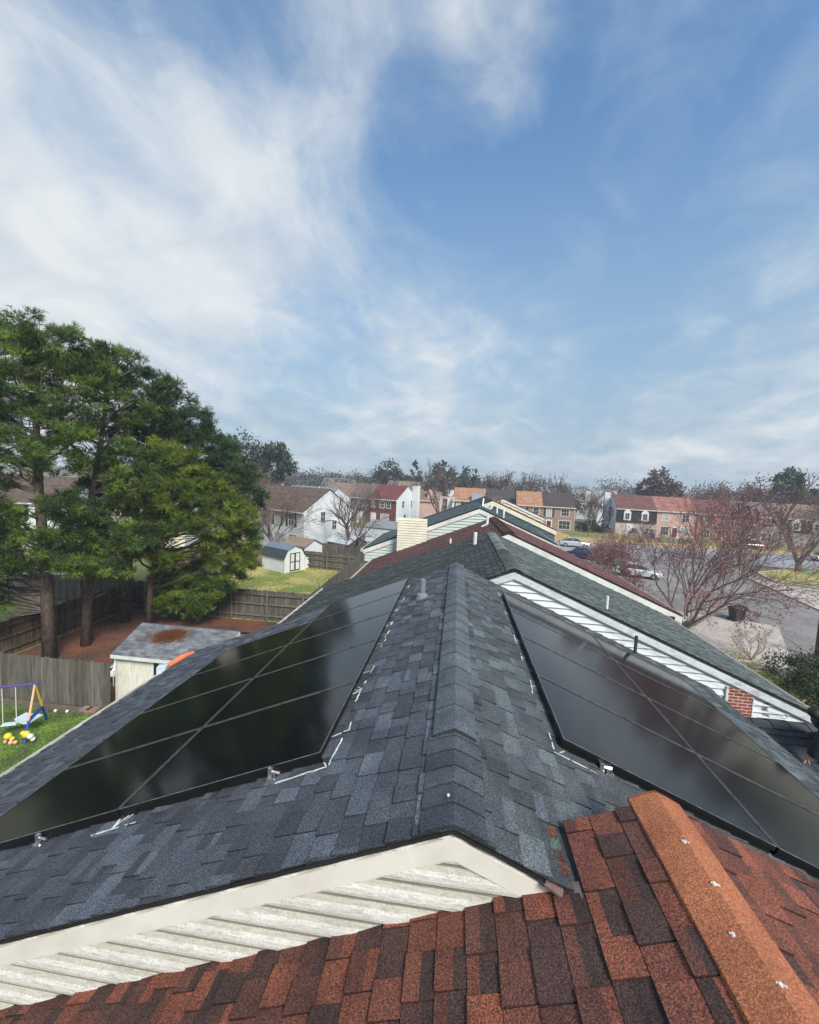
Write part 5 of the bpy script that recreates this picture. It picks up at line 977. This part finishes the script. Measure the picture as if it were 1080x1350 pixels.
for lb, (x, y, w_, wl, rfm) in zip(FH, [(22, 135, 10, 'siding_white', rm('pale_grey_roof', (.20, .21, .22))), (34, 128, 9, 'siding_white', rm('pale_grey_roof', (.20, .21, .22))), (42, 140, 9, 'siding_cream', rm('pale_roof', (.30, .29, .28))), (-42, 125, 10, 'siding_white', rm('pale_grey_roof', (.20, .21, .22))), (-22, 128, 10, 'siding_cream', rm('tan_brown_roof', (.22, .16, .12))), (64, 118, 9, 'siding_white', rm('pale_grey_roof', (.20, .21, .22)))]):
    house(lb, x, y, -8, w_, 8, 5.6, 8.6, wl, rfm, [(2, 4, 1, 1.3), (6, 4, 1, 1.3)])
for x, y, l in ((36.5, 89.6, 'left one of the two dark clipped shrubs at the mansard house door'), (39.0, 89.2, 'dark clipped shrub right of the mansard house door')):
    leafy('clipped_shrub', l, 'shrub', x, y, [(0, 0, .9, .9, .9)], [(.015, .03, .015), (.02, .035, .02)], 380, .12, 'clipped shrubs at the mansard house')
leafy('hedge', 'dark hedge between the brown brick and the mansard townhouses', 'hedge', 30, 92, [(-3, 0, 1.1, 1.6, 1.2), (-1, 0, 1.2, 1.6, 1.3), (1, 0, 1.1, 1.6, 1.2)], [(.04, .05, .025), (.06, .06, .03)], 220, .2)

# ------------------------------------------------------------------ cars and street furniture
def car(label, x, y, rz, paint, suv=False):
    t = empty('parked_car', (x, y, .03), label, 'car', 'cars by the street', R(rz)); Lc, Wc = (4.7, .9)
    pf = plain(*paint, .25, 0.2, 1.0); hh = 1.72 if suv else 1.42
    sec = [(-2.35, .45, .62, .74), (-2.25, .32, .80, .82), (-1.7, .25, .92, .88), (-.9, .22, .96, .9), (.6, .22, .95, .9), (1.5, .25, .86, .88), (2.15, .3, .74, .82), (2.35, .42, .60, .72)]
    b = MB(); rings = []
    for (sx, zl, zh, wy) in sec:
        ring = [(sx, -wy, zl + .08), (sx, -wy * .9, zl), (sx, wy * .9, zl), (sx, wy, zl + .08), (sx, wy, zh - .18), (sx, wy * .9, zh), (sx, -wy * .9, zh), (sx, -wy, zh - .18)]; rings.append(len(b.v)); b.v += ring
    for a, c in zip(rings, rings[1:]):
        for k in range(8): b.f.append((a + k, c + k, c + (k + 1) % 8, a + (k + 1) % 8)); b.c.append((1, 1, 1))
    b.f.append(tuple(rings[0] + k for k in range(8))); b.f.append(tuple(rings[-1] + k for k in reversed(range(8)))); b.c += [(1, 1, 1)] * 2
    b.build('body', pf, t, smooth=False)
    b = MB(); cs = [(-1.75, .92, .0), (-1.15, hh - .06, 1), (-.3, hh, 1), (.35, hh - .04, 1), (1.2, .90, 0)]; wb, wt = .80, .62
    for (xa, za, fa), (xb, zb, fb) in zip(cs, cs[1:]):
        wa, wc = wb + (wt - wb) * fa, wb + (wt - wb) * fb
        b.face([(xa, -wa, za), (xb, -wc, zb), (xb, wc, zb), (xa, wa, za)])
    for sg in (-1, 1): b.face([(xx, sg * (wb + (wt - wb) * f_), zz_) for xx, zz_, f_ in (cs if sg > 0 else cs[::-1])])
    gh = b.build('greenhouse', M['glass'], t)
    b = MB(); b.hexa([(-1.12, -.6, hh - .05), (.38, -.6, hh - .05), (.38, .6, hh - .05), (-1.12, .6, hh - .05)], [(-1.05, -.56, hh + .02), (.3, -.56, hh + .01), (.3, .56, hh + .01), (-1.05, .56, hh + .02)])
    for sg in (-1, 1):
        for a, c in (((-1.72, .80, .93), (-1.13, .63, hh - .04)), ((1.18, .80, .92), (.36, .63, hh - .04)), ((-.3, .82, .93), (-.3, .63, hh - .02))): b.bar((a[0], sg * a[1], a[2]), (c[0], sg * c[1], c[2]), .07, .05)
    b.build('roof', pf, t)
    for wx in (-1.42, 1.42):
        for sg in (-1, 1):
            b = MB(); b.tube([(wx, sg * .70, .32), (wx, sg * .905, .32)], .32, 16); wh = b.build('wheel', M['tyre'], t); b = MB(); b.tube([(wx, sg * .9, .32), (wx, sg * .915, .32)], .2, 12); b.build('rim', M['metal'], wh)
    for sg in (-1, 1):
        b = MB(); b.box(2.24, 2.37, sg * .62 - .14, sg * .62 + .14, .55, .70); b.build('headlight', M['glass'], t)
        b = MB(); b.box(-2.37, -2.24, sg * .66 - .12, sg * .66 + .12, .60, .78); b.build('taillight', plain('red_lens', (.3, .01, .01), .3), t)
        b = MB(); b.cbox((.75, sg * .98, .98), .16, .14, .12); b.build('mirror', pf, t)
car('silver saloon car on the street just past the maroon roof edge', 18.9, 68.3, -8, ('silver_paint', (.50, .52, .54)))
car('dark blue car parked nearest the maroon roof edge', 17.6, 57.6, -35, ('navy_paint', (.02, .025, .09)))
car('grey-green car parked behind the pink-budded tree', 20.6, 53.6, -20, ('greygreen_paint', (.16, .17, .15)), True)
car('white car parked under the pink-budded tree', 20.2, 47.8, -20, ('white_paint', (.62, .63, .64)))
car('pale car on the street near the right edge', 56.0, 69.0, 4, ('pale_paint', (.42, .42, .42)))
car('dark car in front of the grey-walled townhouse', 52.0, 79.3, -5, ('black_paint', (.02, .02, .022)), True)
def bin_(label, x, y, rz, c, hinge=1, group='wheeled bins'):
    t = empty('wheelie_bin', (x, y, .02), label, 'bin', group, R(rz)); mt = plain(*c, .5)
    b = MB(); b.hexa([(-.24, -.28, .1), (.24, -.28, .1), (.24, .22, .1), (-.24, .22, .1)], [(-.3, -.38, .98), (.3, -.38, .98), (.3, .34, .98), (-.3, .34, .98)]); b.box(-.33, .33, -.41, .37, .93, 1.0); b.build('body', mt, t)
    b = MB(); b.prism([(-.44, 1.0), (.4, 1.0), (.36, 1.07), (0, 1.12), (-.4, 1.06)], 'x', -.32, .32); b.build('lid', mt, t)
    b = MB(); b.tube([(-.26, .44, .98), (.26, .44, .98)], .025, 6); b.build('handle', mt, t)
    for sx in (-.3, .3): b = MB(); b.tube([(sx - .03, .24, .13), (sx + .03, .24, .13)], .13, 10); b.build('wheel', M['tyre'], t)
bin_('black wheeled bin alone on the court under the pink-budded tree', 21.3, 33.5, 20, ('black_bin', (.018, .02, .022)))
bin_('second black wheeled bin close behind the lone one', 21.9, 33.9, 60, ('black_bin', (.018, .02, .022)))
bin_('dark blue wheeled bin in front of the mansard house', 38.6, 86.6, 0, ('blue_bin', (.02, .05, .16)))
L = (21.9, 26.9, 0); b = MB(); b.tube([(0, 0, 0), (0, 0, 4), (0, 0, 9)], [.17, .15, .12], 12); t = empty('utility_pole', L, 'brown wooden utility pole at the right edge', 'pole'); b.build('pole', M['bark'], t, smooth=True)
b = MB(); b.box(-1.1, 1.1, -.06, .06, 8.2, 8.35); b.build('crossarm', M['wood_brown'], t)
# stop sign
L = (40.6, 60.2, .1); t = empty('stop_sign', L, 'red octagonal stop sign on its post by the street', 'sign', rz=R(25))
b = MB(); b.box(-.04, .04, 0, .05, 0, 2.75); b.build('post', M['metal'], t)
b = MB(); oc = [(math.cos(R(22.5 + 45 * k)) * .46, 2.35 + math.sin(R(22.5 + 45 * k)) * .46) for k in range(8)]; b.prism(oc, 'y', -.025, -.005); pl = b.build('plate', plain('sign_white', (.75, .75, .75), .4), t)
b = MB(); oc = [(math.cos(R(22.5 + 45 * k)) * .42, 2.35 + math.sin(R(22.5 + 45 * k)) * .42) for k in range(8)]; b.prism(oc, 'y', -.03, -.026); b.build('red_face', plain('sign_red', (.55, .02, .03), .4), pl)
cu = bpy.data.curves.new('lettering', 'FONT'); cu.body = 'STOP'; cu.size = .34; cu.align_x = 'CENTER'; cu.align_y = 'CENTER'; cu.extrude = .002; cu.materials.append(M['sign_white'] if 'sign_white' in M else M['trim'])
tmp = bpy.data.objects.new('tmp', cu); col.objects.link(tmp); bpy.context.view_layer.update(); me = bpy.data.meshes.new_from_object(tmp.evaluated_get(bpy.context.evaluated_depsgraph_get())); bpy.data.objects.remove(tmp); o = bpy.data.objects.new('lettering', me); col.objects.link(o); o.parent = pl; o.location = (0, -.034, 2.35); o.rotation_euler = (R(90), 0, 0)

# fallen petals and leaves on the court and verge
n = 5000; x = rng.uniform(9.5, 33, n); y = rng.uniform(22, 44, n); k = rng.uniform(size=n) < np.exp(-(((x - 17) / 9) ** 2 + ((y - 31) / 8) ** 2)) + .06; x, y = x[k], y[k]; n = len(x)
c = np.stack([x, y, np.full(n, .07)], 1); a = rng.uniform(0, 6.28, n); sz = rng.uniform(.03, .07, n); u = np.stack([np.cos(a), np.sin(a), rng.uniform(-.1, .1, n)], 1) * sz[:, None]; v = np.stack([-np.sin(a), np.cos(a), np.zeros(n)], 1) * (sz * .6)[:, None]
o = npmesh('leaf_litter', np.stack([c - u, c - v, c + u, c + v], 1).reshape(-1, 3), 4, np.array(PINK)[rng.integers(0, len(PINK), n)], M['leaf']); tag(o, 'fallen pink petals and leaves scattered over the court', 'litter', kind='stuff')
# tar-filled cracks in the asphalt
for q, (x0, y0, x1, y1) in enumerate([(12, 40, 33, 44), (14, 52, 35, 50), (22, 26, 26, 58), (29, 30, 31, 57)]):
    b = MB(); m_ = 26; pts = [(x0 + (x1 - x0) * i / m_ + random.uniform(-.25, .25), y0 + (y1 - y0) * i / m_ + random.uniform(-.25, .25), .026) for i in range(m_ + 1)]
    for p, r_ in zip(pts, pts[1:]): b.bar(p, r_, .05, .004)
    tag(b.build('tar_line', M['black_edge']), 'tar-filled crack line across the parking court', 'crack', kind='structure')
# ------------------------------------------------------------------ haze
HAZE = True
if HAZE:
    b = MB(); b.box(-400, 400, -60, 420, -1.1, 24.0); hz = b.build('haze', M['trim']); tag(hz, 'thin pale haze over the neighbourhood', 'haze', kind='stuff')
    hm = bpy.data.materials.new('haze'); hm.use_nodes = True; t = hm.node_tree; t.nodes.clear()
    pv = t.nodes.new('ShaderNodeVolumePrincipled'); pv.inputs['Color'].default_value = (.80, .88, 1.0, 1); pv.inputs['Density'].default_value = .0008; pv.inputs['Anisotropy'].default_value = .0
    ou = t.nodes.new('ShaderNodeOutputMaterial'); t.links.new(pv.outputs[0], ou.inputs['Volume']); hz.data.materials.clear(); hz.data.materials.append(hm)
    sc.cycles.volume_bounces = 0
